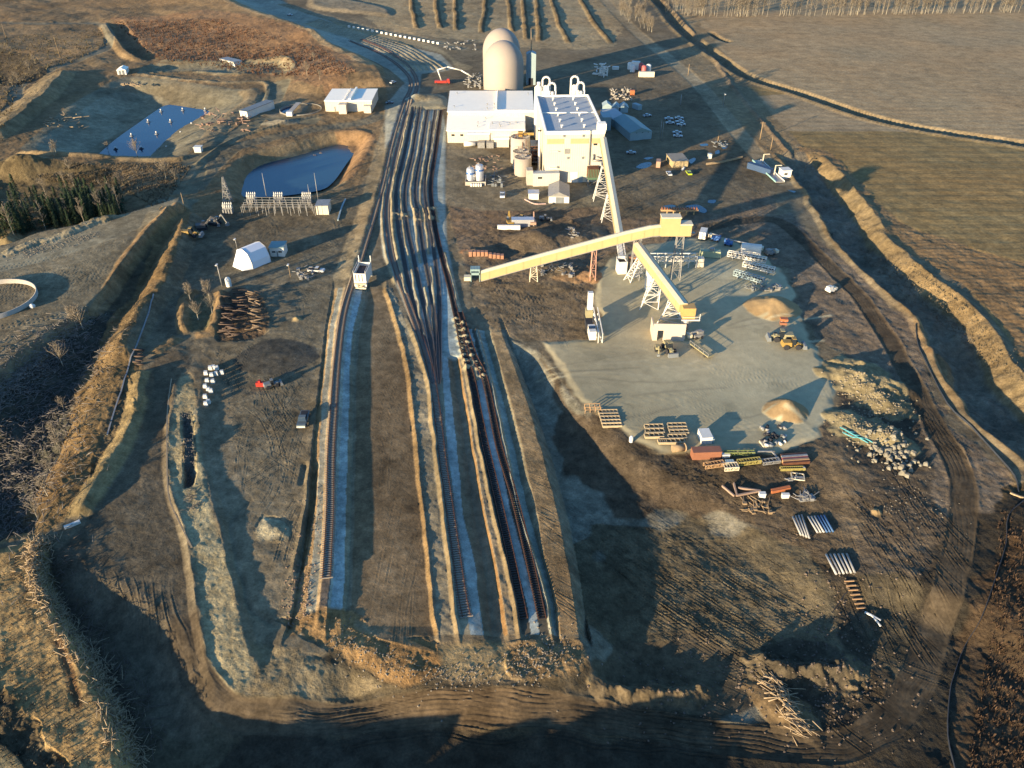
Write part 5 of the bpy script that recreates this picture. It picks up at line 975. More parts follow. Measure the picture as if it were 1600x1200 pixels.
lift(1138, 383, -22, 'blue boom lift with a long pale arm laid towards the yellow basket', BLU, 11, 1.6); lift(1118, 376, 150, 'bright blue compact lift between white box truck and boom lift', BLU, 1.5, 2.4); lift(1089, 527, 200, 'grey compact lift alone on the paved yard right of the bunker', STL, 2.2, 2.0)
lift(1202, 398, 20, 'small pale lift at the top right corner of the paved yard', STL, 2, 1.8); lift(1297, 456, 30, 'small cream machine on the dirt bank right of the paved yard', WHT, 1, 1.6)
t = thing('scissor_lift', 'orange scissor lift near the yard edge', 'lift', G(1223, 508), R(-8)); MB().box(-1, 1, -.7, .7, .4, 1.1).build('chassis', ORN, t); m = MB(); m.bar((-.9, 0, 1.1), (.9, 0, 1.7), .15); m.bar((.9, 0, 1.1), (-.9, 0, 1.7), .15); m.build('scissor_arm', STL, t); MB().box(-1.1, 1.1, -.8, .8, 1.7, 2.4).build('platform', mat('bright_orange', (.36, .12, .045)), t)
t = thing('box_truck', 'white box truck at the top edge of the paved yard', 'truck', G(1098, 372), R(70)); MB().box(-3.4, 1.4, -1.2, 1.2, 1.0, 3.6).build('cargo_box', WHT, t); MB().box(1.5, 3.2, -1.1, 1.1, .7, 2.6, .3, .1).build('cab', WHT, t)
for x in (-2.2, 2.3):
    for y in (-1.1, 1.1): MB().tube((x, y-.15, .5), (x, y+.15, .5), .5, 10).build('wheel', DRK, t)
t = thing('office_trailer', 'shiny white round-topped trailer right of the boom lift', 'trailer', G(1172, 397), R(-14)); m = MB(); m.poly([(x, r*math.cos(a), .8+1.6+r*math.sin(a)) for x in (-3.4, 3.4) for r, a in [(1.5, math.pi*k/8) for k in range(9)]]+[(-3.4, -1.5, .8), (-3.4, 1.5, .8), (3.4, -1.5, .8), (3.4, 1.5, .8)], [(i, i+1, i+10, i+9) for i in range(8)]+[(0, 9, 21, 19), (8, 18, 20, 17), tuple(list(range(9))+[18, 19]), tuple(list(range(17, 8, -1))+[21, 20])], False); m.build('body', WHT, t); MB().box(-3.6, 3.6, -1.5, 1.5, .5, .79).build('chassis', GRY, t)
t = thing('fuel_tank', 'pale green box tank with pump on top at the yard edge', 'tank', G(1109, 401), R(-8)); MB().box(-3.6, 3.6, -1.2, 1.2, .2, 2.4, .15, .15).build('tank', mat('pale_green', (.34, .36, .22)), t); MB().box(-.4, 1.2, -.5, .5, 2.41, 3.3).build('pump', STL, t)
def truss(u0, v0, u1, v1, lab, mt=WHT, wd_=1.4, ht=1.6, nb=10, z=1.0, name='conveyor_section', cat='conveyor'):
    a = G(u0, v0); b = G(u1, v1); d = b-a; L_ = d.length; t = thing(name, lab, cat, a, math.atan2(d.y, d.x)); m = MB(); k_ = MB()
    for y in (-wd_/2, wd_/2):
        for zz in (z, z+ht): m.bar((0, y, zz), (L_, y, zz), .2)
    for k in range(nb+1):
        x = L_*k/nb
        for y in (-wd_/2, wd_/2):
            k_.bar((x, y, z), (x, y, z+ht), .12)
            if k < nb: k_.bar((x, y, z if k % 2 else z+ht), (L_*(k+1)/nb, y, z+ht if k % 2 else z), .1)
        k_.bar((x, -wd_/2, z+ht), (x, wd_/2, z+ht), .1)
    m.build('chord_rails', mt, t); k_.build('lacing', mt, t); MB().box(.1, L_-.1, -wd_*.3, wd_*.3, z+ht*.5, z+ht*.6).build('belt', DRK, t)
    for x in (L_*.15, L_*.8): MB().box(x-.15, x+.15, -wd_/2, wd_/2, 0, z-.1).build('stand', GRY, t)
    MB().tube((L_-.2, -wd_*.45, z+ht*.5), (L_-.2, wd_*.45, z+ht*.5), .4, 10).build('head_drum', STL, t); return t
truss(1136, 403, 1196, 414, 'uppermost of the three conveyor sections lying on the yard'); truss(1160, 419, 1209, 430, 'middle conveyor section on the yard, with a red patch'); truss(1146, 433, 1192, 446, 'lowest conveyor section on the yard, bluish side', SHD)
def frame_heap(u, v, n, su, sv, lab, name, cat, mt, seed, L_=3, w_=.15, hz=1.4):
    r = random.Random(seed); g = G(u, v); m = MB()
    for i in range(n):
        q = G(u+r.uniform(-su, su), v+r.uniform(-sv, sv))-g; a = r.uniform(0, 3.14); l = L_*r.uniform(.4, 1); z = r.uniform(.1, hz); m.bar(q+Vector((0, 0, z)), q+Vector((l*math.cos(a), l*math.sin(a), z+r.uniform(-.3, .5))), w_)
        if i % 2: m.box(q.x, q.x+r.uniform(.4, 1.2), q.y, q.y+r.uniform(.3, 1), q.z, q.z+r.uniform(.3, hz))
    o = m.build(name, mt, None, g); tag(o, lab, cat, kind='stuff'); return o
frame_heap(1174, 451, 10, 6, 5, 'dark blue grey steel frames heaped at the end of the lowest conveyor section', 'scrap_frames', 'scrap', GRY, 1); frame_heap(1203, 452, 22, 16, 4, 'pale tangled parts scattered above the upper sand cone', 'scrap_parts', 'scrap', STL, 2, 2)
frame_heap(870, 425, 26, 26, 9, 'machine parts and timber strewn below the long conveyor', 'scrap_parts', 'scrap', STL, 3, 2.4); frame_heap(895, 365, 16, 8, 8, 'shiny black and white scrap in the hollow right of the brown heap', 'scrap_parts', 'scrap', STL, 4, 2)
frame_heap(475, 430, 22, 12, 8, 'scrap heap beside the white pickup truck', 'scrap_parts', 'scrap', STL, 5, 2); frame_heap(813, 250, 30, 12, 12, 'hoses and parts on the ground by the warehouse wall', 'scrap_parts', 'scrap', GRY, 6, 2, hz=1); frame_heap(776, 285, 24, 9, 9, 'dark skid with blue and white housings beside the twin steel tanks', 'skid_equipment', 'machine', GRY, 7, 3, .2, 2)
frame_heap(1258, 780, 24, 9, 5, 'grey steel grating bundle right of the orange beams', 'scrap_frames', 'scrap', STL, 8, 3, .12, .8); frame_heap(1240, 752, 14, 10, 3, 'small pale castings in a row under the square frame', 'scrap_parts', 'scrap', STL, 9, 1.2, .2, .6); frame_heap(1180, 795, 30, 22, 12, 'crushed timber and junk below the triangular beams', 'scrap_timber', 'scrap', WOD, 10, 2.5, .15, .6)
frame_heap(970, 148, 60, 16, 9, 'white and grey parts strewn in the sunlit yard beyond the offices', 'scrap_parts', 'scrap', CON, 11, 1.2, .25, 1.2); frame_heap(720, 72, 30, 24, 8, 'white crates and junk along the curve beside the domes', 'scrap_parts', 'scrap', STL, 12, 2, .4, 1.2); frame_heap(740, 130, 40, 12, 9, 'pale machinery jumble between pump truck and domes', 'scrap_parts', 'scrap', STL, 13, 2.5, .3, 2.5)
frame_heap(350, 190, 50, 40, 18, 'timber walkways and reddish machinery on the pond bank', 'pond_machinery', 'machine', mat('dusty_primer', (.22, .14, .10)), 14, 5, .3, 1.5); frame_heap(1125, 228, 16, 10, 4, 'small dark vehicles parts by the light pole in shade', 'scrap_parts', 'scrap', GRY, 15, 2, .3, 1)
frame_heap(940, 117, 30, 8, 5, 'white piping cluster behind the right looping ducts', 'piping_cluster', 'pipes', WHT, 16, 4, .5, 6); frame_heap(760, 255, 34, 22, 12, 'small orange and cream fittings on the dirt below the warehouse', 'scrap_parts', 'scrap', mat('dusty_primer', (.22, .14, .10)), 17, 1.6, .2, .8)
frame_heap(100, 190, 30, 30, 12, 'pale timber scraps on the shaded pond slope', 'scrap_timber', 'scrap', LOGM, 18, 5, .25, .4); frame_heap(205, 133, 24, 16, 3, 'pale planks strewn at the head of the pond slope', 'scrap_timber', 'scrap', LOGM, 19, 4, .3, .5)
# crusher / batch plant at the yard corner
t = thing('mobile_plant', 'mobile plant with white cab and tall chute at the left corner of the yard', 'machine', G(929, 536), R(92)); MB().box(.3, 4.6, -.4, 1.6, .8, 3.6).build('cab', WHT, t); MB().box(2, 3.4, -.42, 1.62, 3.61, 3.7).build('skylight', GLS, t); m = MB()
for x in (0, 3, 6, 9, 12): m.bar((x, -2.2, 0), (x, -2.2, 3), .2); m.bar((x, -1.0, 0), (x, -1.0, 3), .2); m.bar((x, -2.2, 0), (x+2.6, -1, 3), .14)
m.bar((0, -2.2, 3), (13, -2.2, 4.5), .25); m.bar((0, -1, 3), (13, -1, 4.5), .25); m.build('frame', WHT, t); MB().box(5, 10, -.2, 1.8, .4, 2.6).build('engine', DRK, t); MB().box(12.4, 14.6, -.9, 1.2, 1.2, 3.6).build('feeder', mat('drab_yellow', (.26, .23, .13)), t); MB().bar((13.6, 0, 3.6), (13.8, 0, 9.2), 1.5).build('chute', WHT, t)
# concrete pump truck
t = thing('concrete_pump_truck', 'red concrete pump truck with a long white boom by the shaded rail bed', 'truck', G(690, 131), R(0)); MB().box(-4, 3, -1.2, 1.2, .7, 2.0).build('chassis', RED, t); MB().box(3.1, 5, -1.2, 1.2, .6, 3, .2, .1).build('cab', RED, t); m = MB(); m.path([(0, 0, 2), (-2, 0, 8), (4, 0, 9.6), (12, -2, 8.2), (19, -3, 4.5)], .4, 6); m.build('boom', WHT, t)
for x in (-3, 3.6):
    for y in (-1.1, 1.1): MB().tube((x, y-.2, .55), (x, y+.2, .55), .55, 8).build('wheel', DRK, t)
# red and white tanks
def vt(u, v, r, hz, m_, lab, name='upright_tank'):
    o = MB().lathe([(r, 0), (r, hz), (r*.6, hz+.5), (0, hz+.7)], 14).build(name, m_, None, G(u, v)); return tag(o, lab, 'tank')
def block(u, v, x, y, z, m_, lab, name, cat, rz_=0, group=None, ov=0):
    t = thing(name, lab, cat, G(u, v), R(rz_), group); MB().box(-x/2, x/2, 0, y, -.2, z).build('body', m_, t); MB().box(-x/2-.05, x/2+.05, -.05, y+.05, z+.004, z+.12).build('lid', m_, t); return t
for u, v, mt_, lab in ((984, 108, WHT, 'leftmost white upright tank of the red and white cluster'), (988, 112, WHT, 'squat white tank in front of the leftmost one'), (1001, 109, PNK, 'faded red upright tank at the back of the cluster'), (1006, 113, PNK, 'red tank just behind the cream container'), (1013, 111, WHT, 'pale tank at the right end of the cluster')): vt(u, v, 1.6, 3.6, mt_, lab)
block(992, 109, 5, 3, 4.6, WHT, 'white peaked bin at the back of the red and white cluster', 'storage_bin', 'bin', -20); block(1010, 120.5, 9.5, 2.6, 2.8, YTP, 'cream shipping container in front of the red tanks', 'shipping_container', 'container', -3); block(962, 109, 4, 2, 1.6, WHT, 'small white low box left of the red and white cluster', 'equipment_box', 'box')
block(988, 149, 2.4, 2, 2.6, mat('bright_orange', (.36, .12, .045)), 'orange box at the right end of the scattered parts', 'equipment_box', 'box'); block(1000, 172, 2.4, 5.5, 2.4, SHD, 'pale trailer parked askew in the shade behind the offices', 'cargo_trailer', 'trailer', 30); block(1109, 248, 1.6, 1.6, 2.0, WHT, 'small white cabinet right of the tan shed', 'equipment_cabinet', 'cabinet'); block(1028, 262, 1.8, 4, 2.6, mat('dusty_pink', (.36, .22, .15)), 'pinkish van with white roof left of the tan shed', 'delivery_van', 'van', -10)
block(817, 355, 8.5, 3, 2.8, SIL, 'silver shipping container behind the brown heap', 'shipping_container', 'container', 1); block(795, 358.5, 8.5, .9, 1.4, WHT, 'long white box left of the silver container', 'shipping_container', 'container'); block(1104, 694, 2.6, 3.6, 1.9, WHT, 'white wrapped bundle at the bottom edge of the yard', 'wrapped_bundle', 'bundle', 5); block(1112, 693, 1.0, 1.5, 1.2, SHD, 'small grey tote right of the white wrapped bundle', 'tote', 'tote')
block(1104, 718, 6.8, 2.2, 2.1, ORN, 'orange ribbed container at the top of the equipment row', 'open_container', 'container', 3); block(1134, 716, 1.8, .9, .9, WHT, 'white capsule tank above the blue one', 'small_tank', 'tank', 3); block(1140, 727, 1.9, .9, .9, SHD, 'bluish capsule tank inside the long frame', 'small_tank', 'tank', 3)
block(1029, 706, 0, 0, 0, WHT, '', 'x', '') if False else None
t = thing('drum_reel', 'big wooden drum end with a log coloured face by the racks', 'reel', G(1061, 705), R(10)); MB().tube((-1.8, 0, 1.0), (1.2, 0, 1.0), .9, 16).build('barrel', WOD, t); MB().tube((1.21, 0, 1.05), (1.5, 0, 1.05), 1.05, 18).build('flange', LOGM, t)
# long yellow framed machine on the ground
truss(1100, 731, 1130, 726, 'left part of the long frame, orange boxed', mat('orange_wash', (.24, .155, .09)), 1.2, .9, 6, .2, 'machine_frame', 'frame'); truss(1130, 733, 1152, 731, 'sagging middle of the long yellow frame', YTP, 1.8, .9, 5, .2, 'machine_frame', 'frame'); truss(1152, 726, 1187, 722, 'yellow toothed right part of the long frame', mat('strong_yellow', (.28, .23, .07)), 1.2, .9, 8, .2, 'machine_frame', 'frame'); truss(1131, 711, 1178, 710, 'green yellow guard rail lying behind the long frame', mat('olive_yellow', (.18, .20, .07)), .8, .8, 6, .2, 'machine_frame', 'frame'); truss(1190, 725, 1217, 722, 'pale pointed end of the long frame', STL, 1.2, .7, 5, .2, 'machine_frame', 'frame')
o = MB().bar((0, 0, .5), G(1217, 722)-G(1206, 708)+Vector((0, 0, .5)), .35).bar((0, 0, .5), G(1183, 708)-G(1206, 708)+Vector((0, 0, .5)), .35).build('draw_bar', STL, None, G(1206, 708)); tag(o, 'pale bent draw bar closing the end of the long frame', 'frame')
t = thing('steel_stack', 'reddish flat steel bundle at the right end of the equipment row', 'steel bundle', G(1240, 720), R(6))
for k, mm_ in enumerate((RUS, mat('orange_wash', (.24, .155, .09)), PNK, STL, RUS)): MB().box(-3.2+k*.12, 3.2+k*.1, -1.6+k*.68, -1.0+k*.68, .1, .9+.1*(k % 2)).build('beam', mm_, t)
truss(1219, 734, 1257, 733, 'bright yellow lattice section lying below the steel bundle', mat('strong_yellow', (.28, .23, .07)), .8, .5, 12, .1, 'crane_jib', 'lattice section')
t = thing('square_frame', 'pale yellow empty square frame on the dirt', 'frame', G(1246, 747), R(-12)); m = MB(); 
for p, q in (((-1.4, -1), (1.4, -1)), ((1.4, -1), (1.4, 1.2)), ((1.4, 1.2), (-1.4, 1.2)), ((-1.4, 1.2), (-1.4, -1))): m.bar((*p, .4), (*q, .4), .2)
m.build('bars', YTP, t)
for u0, v0, u1, v1, lab in ((1204, 769, 1233, 763, 'upper of the two orange beams'), (1205, 771.5, 1234, 765.5, 'lower of the two orange beams')): a = G(u0, v0); o = MB().bar((0, 0, .5), G(u1, v1)-a+Vector((0, 0, .5)), .4, .7).build('steel_beam', mat('bright_orange', (.36, .12, .045)), None, a); tag(o, lab, 'beam')
block(1191, 778, 1.4, .9, 1.0, WHT, 'white box at the tip of the triangular beams', 'equipment_box', 'box'); block(1227, 779, 1.6, .7, 1.0, WHT, 'white bracket box under the orange beams', 'equipment_box', 'box')
for u0, v0, u1, v1, lab in ((1128, 761, 1147, 777, 'leftmost rusty beam of the triangle, lying loose'), (1146, 757, 1151, 777, 'short rusty beam closing the triangle'), (1153, 764, 1187, 769, 'upper rusty beam of the triangle'), (1152, 776, 1188, 769, 'lower rusty beam of the triangle')): a = G(u0, v0); o = MB().bar((0, 0, .4), G(u1, v1)-a+Vector((0, 0, .4)), .35, .5).build('steel_beam', mat('pale_rust', (.26, .18, .13)), None, a); tag(o, lab, 'beam')
# pipes
def pipes(lst, lab, grp, r=.17, mts=(mat('dull_pipe', (.34, .33, .30), .5, .3), STL, mat('blue_pipe', (.05, .11, .22), .5, .2))):
    for i, (u0, v0, u1, v1, k) in enumerate(lst):
        a = G(u0, v0, .35); o = MB().tube((0, 0, 0), G(u1, v1, .35)-a, r, 8).build('steel_pipe', mts[k], None, a); tag(o, lab+('', ' with dull grey skin', ' with blue coat')[k], 'pipe', grp)
pipes([(1238+i*4.6, 809-i*1.0, 1251+i*4.4, 838+i*1.6, i % 2) for i in range(4)], 'pipe in the left half of the upper pipe bundle', 'pipes of the upper bundle, left half', .22)
pipes([(1262+i*5.0, 809-i*.4, 1277+i*4.8, 834-i*.3, (0, 0, 0, 2, 2, 2)[i]) for i in range(6)], 'pipe in the right half of the upper pipe bundle', 'pipes of the upper bundle, right half', .22)
pipes([(1290+i*6.4, 868-i*.2, 1306+i*5.8, 899+i*-.5, i % 2) for i in range(6)], 'pipe of the lower pipe bundle', 'pipes of the lower bundle', .24)
for i in range(7):
    a = G(1319+i*3.2, 910+i*7, .3); o = MB().bar((0, 0, 0), G(1334+i*3.0, 909+i*7, .3)-a, .22).build('steel_bar', mat('orange_wash', (.24, .155, .09)), None, a); tag(o, 'rusty crossbar of the ladder-like row below the pipes', 'bar', 'crossbars below the pipes')
o = MB().bar((0, 0, .5), G(1361, 964)-G(1350, 959)+Vector((0, 0, .5)), .3).bar(G(1361, 964)-G(1350, 959)+Vector((0, 0, .5)), G(1375, 972)-G(1350, 959)+Vector((0, 0, .5)), .25).bar(G(1361, 964)-G(1350, 959)+Vector((0, 0, .5)), G(1375, 981)-G(1350, 959)+Vector((0, 0, .5)), .25).build('drawbar_frame', WHT, None, G(1350, 959)); tag(o, 'white Y shaped drawbar lying below the crossbars', 'frame')
for i, (du, dv) in enumerate(((0, 0), (8, 5), (14, 9), (4, 8))):
    a = G(1312+du, 670+dv, .5); b = G(1352+du, 686+dv, .4); m = MB(); m.path([Vector((0, 0, 0)), (b-a)*.33+Vector((0, -.8, .2)), (b-a)*.66+Vector((0, .5, .1)), b-a], .16, 6); tag(m.build('plastic_pipe', TRQ, None, a), 'turquoise plastic pipe snaking along the foot of the spoil heap', 'pipe', 'turquoise pipes by the spoil heap')
# racks at the bottom edge of the yard
def rack(u, v, w_, n, lab, mt_=WOD, grp='pale frames at the lower edge of the yard'):
    t = thing('pallet_frame', lab, 'frame', G(u, v), R(2), grp); m = MB(); m.box(0, w_, 0, .2, .2, .9); m.box(0, w_, 1.5, 1.7, .2, .9); 
    for k in range(n+1): m.box(k*w_/n-.1, k*w_/n+.1, .21, 1.49, .25, .8)
    m.build('frame_bars', mt_, t); return t
PAL = mat('pale_timber', (.36, .28, .17), .8, .2)
for j, (u, v, w_) in enumerate(((1008, 673, 4.6), (1009, 680, 4.6), (1008, 687, 4.6), (1044, 671, 4.6), (1045, 676, 4.6), (1047, 681, 4.6), (1045, 689, 4.4), (1042, 696, 4.4), (1029, 696, 2))): rack(u, v, w_, 4, 'pale timber pallet frame in the two rows left of the white bundle', PAL)
for j in range(5): rack(936+j*1.5, 650+j*5, 4.8, 5, 'weathered timber rack in the small stack below the orange frame', PAL, 'racks by the orange frame')
t = thing('orange_rack', 'orange post frame at the left edge of the yard casting ladder shadows', 'frame', G(914, 646), R(3)); m = MB()
for x in (0, 1.3, 2.6, 3.9):
    for y in (0, 1.4): m.bar((x, y, 0), (x, y, 2.0), .14)
m.bar((0, 0, 2), (3.9, 0, 2), .14); m.bar((0, 1.4, 2), (3.9, 1.4, 2), .14); m.bar((0, 0, 1.1), (3.9, 0, 1.1), .12); m.build('frame_bars', mat('orange_wash', (.24, .155, .09)), t)
o = MB().lathe([(.5, 0), (.55, 1.2), (.3, 1.7), (0, 1.8)], 10).build('white_drum', WHT, None, G(986, 690)); tag(o, 'white drum standing on the yard corner by the slope', 'drum')
r = random.Random(21)
for i in range(34):
    u = 1190+r.uniform(0, 36); v = 668+r.uniform(0, 30); a = r.uniform(0, 3.1); g = G(u, v); t_ = MB().tube((-.5*math.cos(a), -.5*math.sin(a), .3), (.5*math.cos(a), .5*math.sin(a), .3), r.uniform(.28, .42), 8).build('steel_drum', (DRK, GRY, STL, WHT)[r.choice((0, 0, 1, 2, 3))], None, g); tag(t_, 'drum in the jumbled dark heap at the lower right of the yard', 'drum', 'drums heaped at the lower right of the yard')
for k in range(2): a = G(1187+k*4, 690, .2); tag(MB().bar((0, 0, 0), G(1193+k*4, 699, .2)-a, .4).build('timber_beam', YTP, None, a), ('left' if k == 0 else 'right')+' pale yellow timber leaning below the drums', 'timber')
# orange crates row, blocks, bags, floats
for k in range(9): t = block(735+k*6.2, 401-k*.1+(.6*k if k > 4 else 0), 1.05, 1.6, 1.7-.06*k, mat('orange_clay', (.34, .17, .10)), 'orange brown crate in the row above the tail house', 'clay_crate', 'crate', 2, 'orange brown crates in a row')
for k in range(20): g = G(545+k*7.3, 43+k*1.38); block(545+k*7.3, 43+k*1.38, 1.7, 1.2, 1.2, WHT, 'white block in the long line beside the curving road', 'concrete_block', 'block', -20, 'white blocks lining the curving road')
for u, v in ((329, 577), (334, 576), (339, 577), (322, 585), (331, 588), (338, 586), (347, 584), (324, 597), (321, 606), (326, 611), (330, 613), (321, 622), (326, 630), (322, 633), (333, 598)):
    tag(MB().box(-.55, .55, -.5, .5, 0, 1.1, .12, .12).build('bulk_bag', WHT, None, G(u, v), .2), 'white bulk bag among the pallets right of the dry berm', 'bag', 'white bulk bags by the berm')
vt(358, 447, .9, 2.6, WHT, 'white upright capsule tank beside the lamp post', 'upright_tank'); o = MB().box(-1, 1, -.5, .5, .2, 1.4).box(-.3, .3, -.4, .4, 1.41, 2).build('red_skid', RED, None, G(407, 604)); tag(o, 'small red machine alone on the dark dirt', 'machine')
loader(425, 604, 30, 'dark low machine in shadow right of the red one', GRY, .7); vt(51, 492, .1, .1, WHT, '', 'x') if False else None
r = random.Random(5); 
for u, v in ((252, 175), (286, 173), (321, 173), (267, 191), (245, 210), (283, 210), (206, 213), (181, 234), (221, 233), (261, 233), (232, 191), (300, 196)):
    p = P(u, v, -6.5); t = thing('pond_aerator', 'small float with a white cap on the upper pond', 'float', p, 0, 'floats on the upper pond'); MB().lathe([(1.1, -.1), (1.1, .3), (.4, .5), (.4, 1.1), (0, 1.2)], 10).build('float', DRK if v > 225 else GRY, t); MB().lathe([(.5, 1.1), (.4, 1.6), (0, 1.7)], 8).build('cap', WHT, t)
# truck scale and gate
a = G(1176, 252); b = G(1212, 286); d = b-a; t = thing('truck_scale', 'long grey weighing platform with a turquoise edge rail', 'scale', a, math.atan2(d.y, d.x)); L_ = d.length; MB().box(0, L_, 0, 3.6, 0, .5).build('deck', STL, t); MB().box(0, L_, -.3, -.02, .2, .9).build('edge_rail', mat('turquoise_rail', (.22, .36, .34)), t); MB().box(0, L_, 3.62, 3.9, .2, .9).build('edge_rail', WHT, t)
block(1205, 274, 2.4, 12, 2.6, mat('dark_blue', (.03, .06, .12)), 'dark blue trailer standing beside the weighing platform', 'cargo_trailer', 'trailer', 40)
t = thing('scale_house', 'white scale house right of the weighing platform', 'building', G(1226, 277), R(8)); MB().box(-2, 2, -1.5, 2.5, -.3, 3.4).build('wall', WHT, t); MB().box(-2.2, 2.2, -1.7, 2.7, 3.41, 3.6).build('roof', WHT, t); MB().box(-1.2, .2, -1.56, -1.49, 1.6, 2.4).build('window', GLS, t)
def armpole(u, v, vt_, lab): t = thing('street_lamp', lab, 'lamp post', G(u, v)); hz = hh(u, v, vt_); MB().bar((0, 0, 0), (0, 0, hz), .35).build('post', YTP, t); MB().bar((0, 0, hz), (2.6, .3, hz), .28).build('arm', YTP, t); MB().box(2.2, 2.9, 0, .5, hz-.3, hz-.15).build('lamp_head', STL, t)
armpole(1191, 256, 241, 'left L shaped pale lamp arm over the weighing platform'); armpole(1209, 275, 258.5, 'right L shaped pale lamp arm over the weighing platform')
# ------------------------------------------------------------------ poles
def pole(u, v, vt_, lab, cross=False, lean=0, lamp=False, mt_=WOD, r_=.16, grp=None, name='utility_pole', cat='pole'):
    g = G(u, v); hz = hh(u, v, vt_); t = thing(name, lab, cat, g, 0, grp); MB().tube((0, 0, -.3), (lean, 0, hz), r_, 7, r_*.7).build('post', mt_, t)
    if cross: MB().bar((lean-1.3, 0, hz-.6), (lean+1.3, 0, hz-.6), .18).build('crossarm', mt_, t)
    if lamp: MB().box(lean-.3, lean+.3, -1.1, .2, hz-.05, hz+.15).build('lamp_head', WHT, t)
for a_ in ((94, 90, 57, 'wooden pole on the upper left hillside'), (10, 60, 37, 'wooden pole at the far left edge'), (291, 335, 301, 'bare pole at the tip of the grassy ridge')): pole(*a_)
pole(347, 447, 413, 'thin lamp post beside the white capsule tank', lamp=True, mt_=STL); pole(371, 390, 373, 'short lamp post left of the fabric shelter', lamp=True, mt_=STL, r_=.12); pole(454, 433, 413, 'lamp post beside the scrap heap', lamp=True, mt_=WOD, r_=.12)
pole(418, 316, 270, 'left tall lightning mast over the substation', mt_=STL, r_=.14); pole(498, 318, 270, 'right tall lightning mast over the substation', mt_=STL, r_=.14); pole(485, 316, 288, 'shorter mast inside the right lightning mast', mt_=STL, r_=.12)
pole(1187.5, 218, 190, 'pole with a crossarm on the orange bank by the gravel road', True, r_=.25); pole(1121.5, 222, 203, 'pole at the dark patch near the puddles', True, r_=.22); pole(1204, 234, 213, 'bare pole right of the crossarm pole', r_=.18); pole(1075, 118, 100, 'pole near the gravel road beyond the red tanks', r_=.22); pole(1130, 166, 147, 'pole in the building shadow beside the gravel road', lamp=True, mt_=STL); pole(1063, 164, 148, 'bluish mast on a wide foot in the building shadow', mt_=STL, r_=.25)
for u, v, vt_ in ((1031, 218, 187), (1034, 220, 190)): pole(u, v, vt_, 'one of two thin grey masts beside the offices', mt_=STL, r_=.14, grp='twin masts by the offices')
pole(1063, 206, 195, 'short lamp post between the parked cars', mt_=STL, r_=.12, lamp=True); pole(1257, 268, 255, 'pole right of the scale house', mt_=WOD, r_=.12)
pole(718, 287, 228, 'slender white vent pole rising behind the right steel tank', mt_=WHT, r_=.0) if False else None
# silt fences and field lines
def ribbon(pts, lab, hz, th, m_, name, cat):
    w = [G(*p) for p in smooth(pts, 3)]; o = w[0]; m = MB()
    for p, q in zip(w[:-1], w[1:]):
        n = max(1, int((q-p).length/2.5)); 
        for k in range(n):
            a = p.lerp(q, k/n); b = p.lerp(q, (k+1)/n); a.z = zat(a.x, a.y); b.z = zat(b.x, b.y); m.bar(a-o+Vector((0, 0, hz/2)), b-o+Vector((0, 0, hz/2)), th, hz)
    ob = m.build(name, m_, None, o); return tag(ob, lab, cat)
SF = mat('silt_cloth', (.03, .035, .045), .8, .3)
ribbon([(1430, 508), (1434, 540), (1447, 568), (1480, 632), (1517, 668), (1560, 715), (1585, 745), (1591, 770)], 'dark silt fence along the top of the ravine bank', .5, .08, SF, 'silt_fence', 'fence')
ribbon([(1606, 778), (1575, 806), (1571, 850), (1556, 900), (1532, 968), (1507, 1010), (1491, 1052), (1483, 1085), (1480, 1150), (1492, 1205), (1500, 1250)], 'dark silt fence running down the lower right edge', .5, .09, SF, 'silt_fence', 'fence')
ribbon([(1578, 771), (1590, 776), (1606, 781)], 'pale timber lying across the gap of the silt fences', .4, .4, LOGM, 'timber_beam', 'timber')
ribbon([(240, 460), (236, 480), (226, 508), (214, 540), (205, 560), (198, 585), (180, 640), (168, 680)], 'thin grey pipeline climbing the dry ridge', .3, .35, STL, 'pipeline', 'pipeline')
ribbon([(268, 592), (262, 640), (261, 700), (262, 760), (268, 790), (285, 826), (300, 856)], 'pale edging berm pipe on the left foot of the dry berm', .12, .3, LOGM, 'pipeline', 'pipeline')
ribbon([(101, 826), (112, 822), (126, 816)], 'short white culvert pipe at the bottom of the ridge', .6, .7, WHT, 'culvert_pipe', 'pipe')
ribbon([(1103, 258), (1130, 254), (1160, 247)], 'low pale gate rail across the shaded entrance', 1.0, .1, LOGM, 'gate_rail', 'fence'); ribbon([(820, 312), (835, 319), (853, 319)], 'pale pink low kerb by the small sheds', .4, .4, mat('pink_paint', (.4, .28, .24)), 'garden_kerb', 'kerb')
ribbon([(1300, 958), (1330, 920), (1378, 918)], 'thin dark cable on the dirt near the white drawbar', .1, .15, DRK, 'cable', 'cable')
ribbon([(528, 345), (534, 325), (540, 312)], 'pale green pipe lying below the cream switch house', .5, .5, SHD, 'steel_pipe', 'pipe')
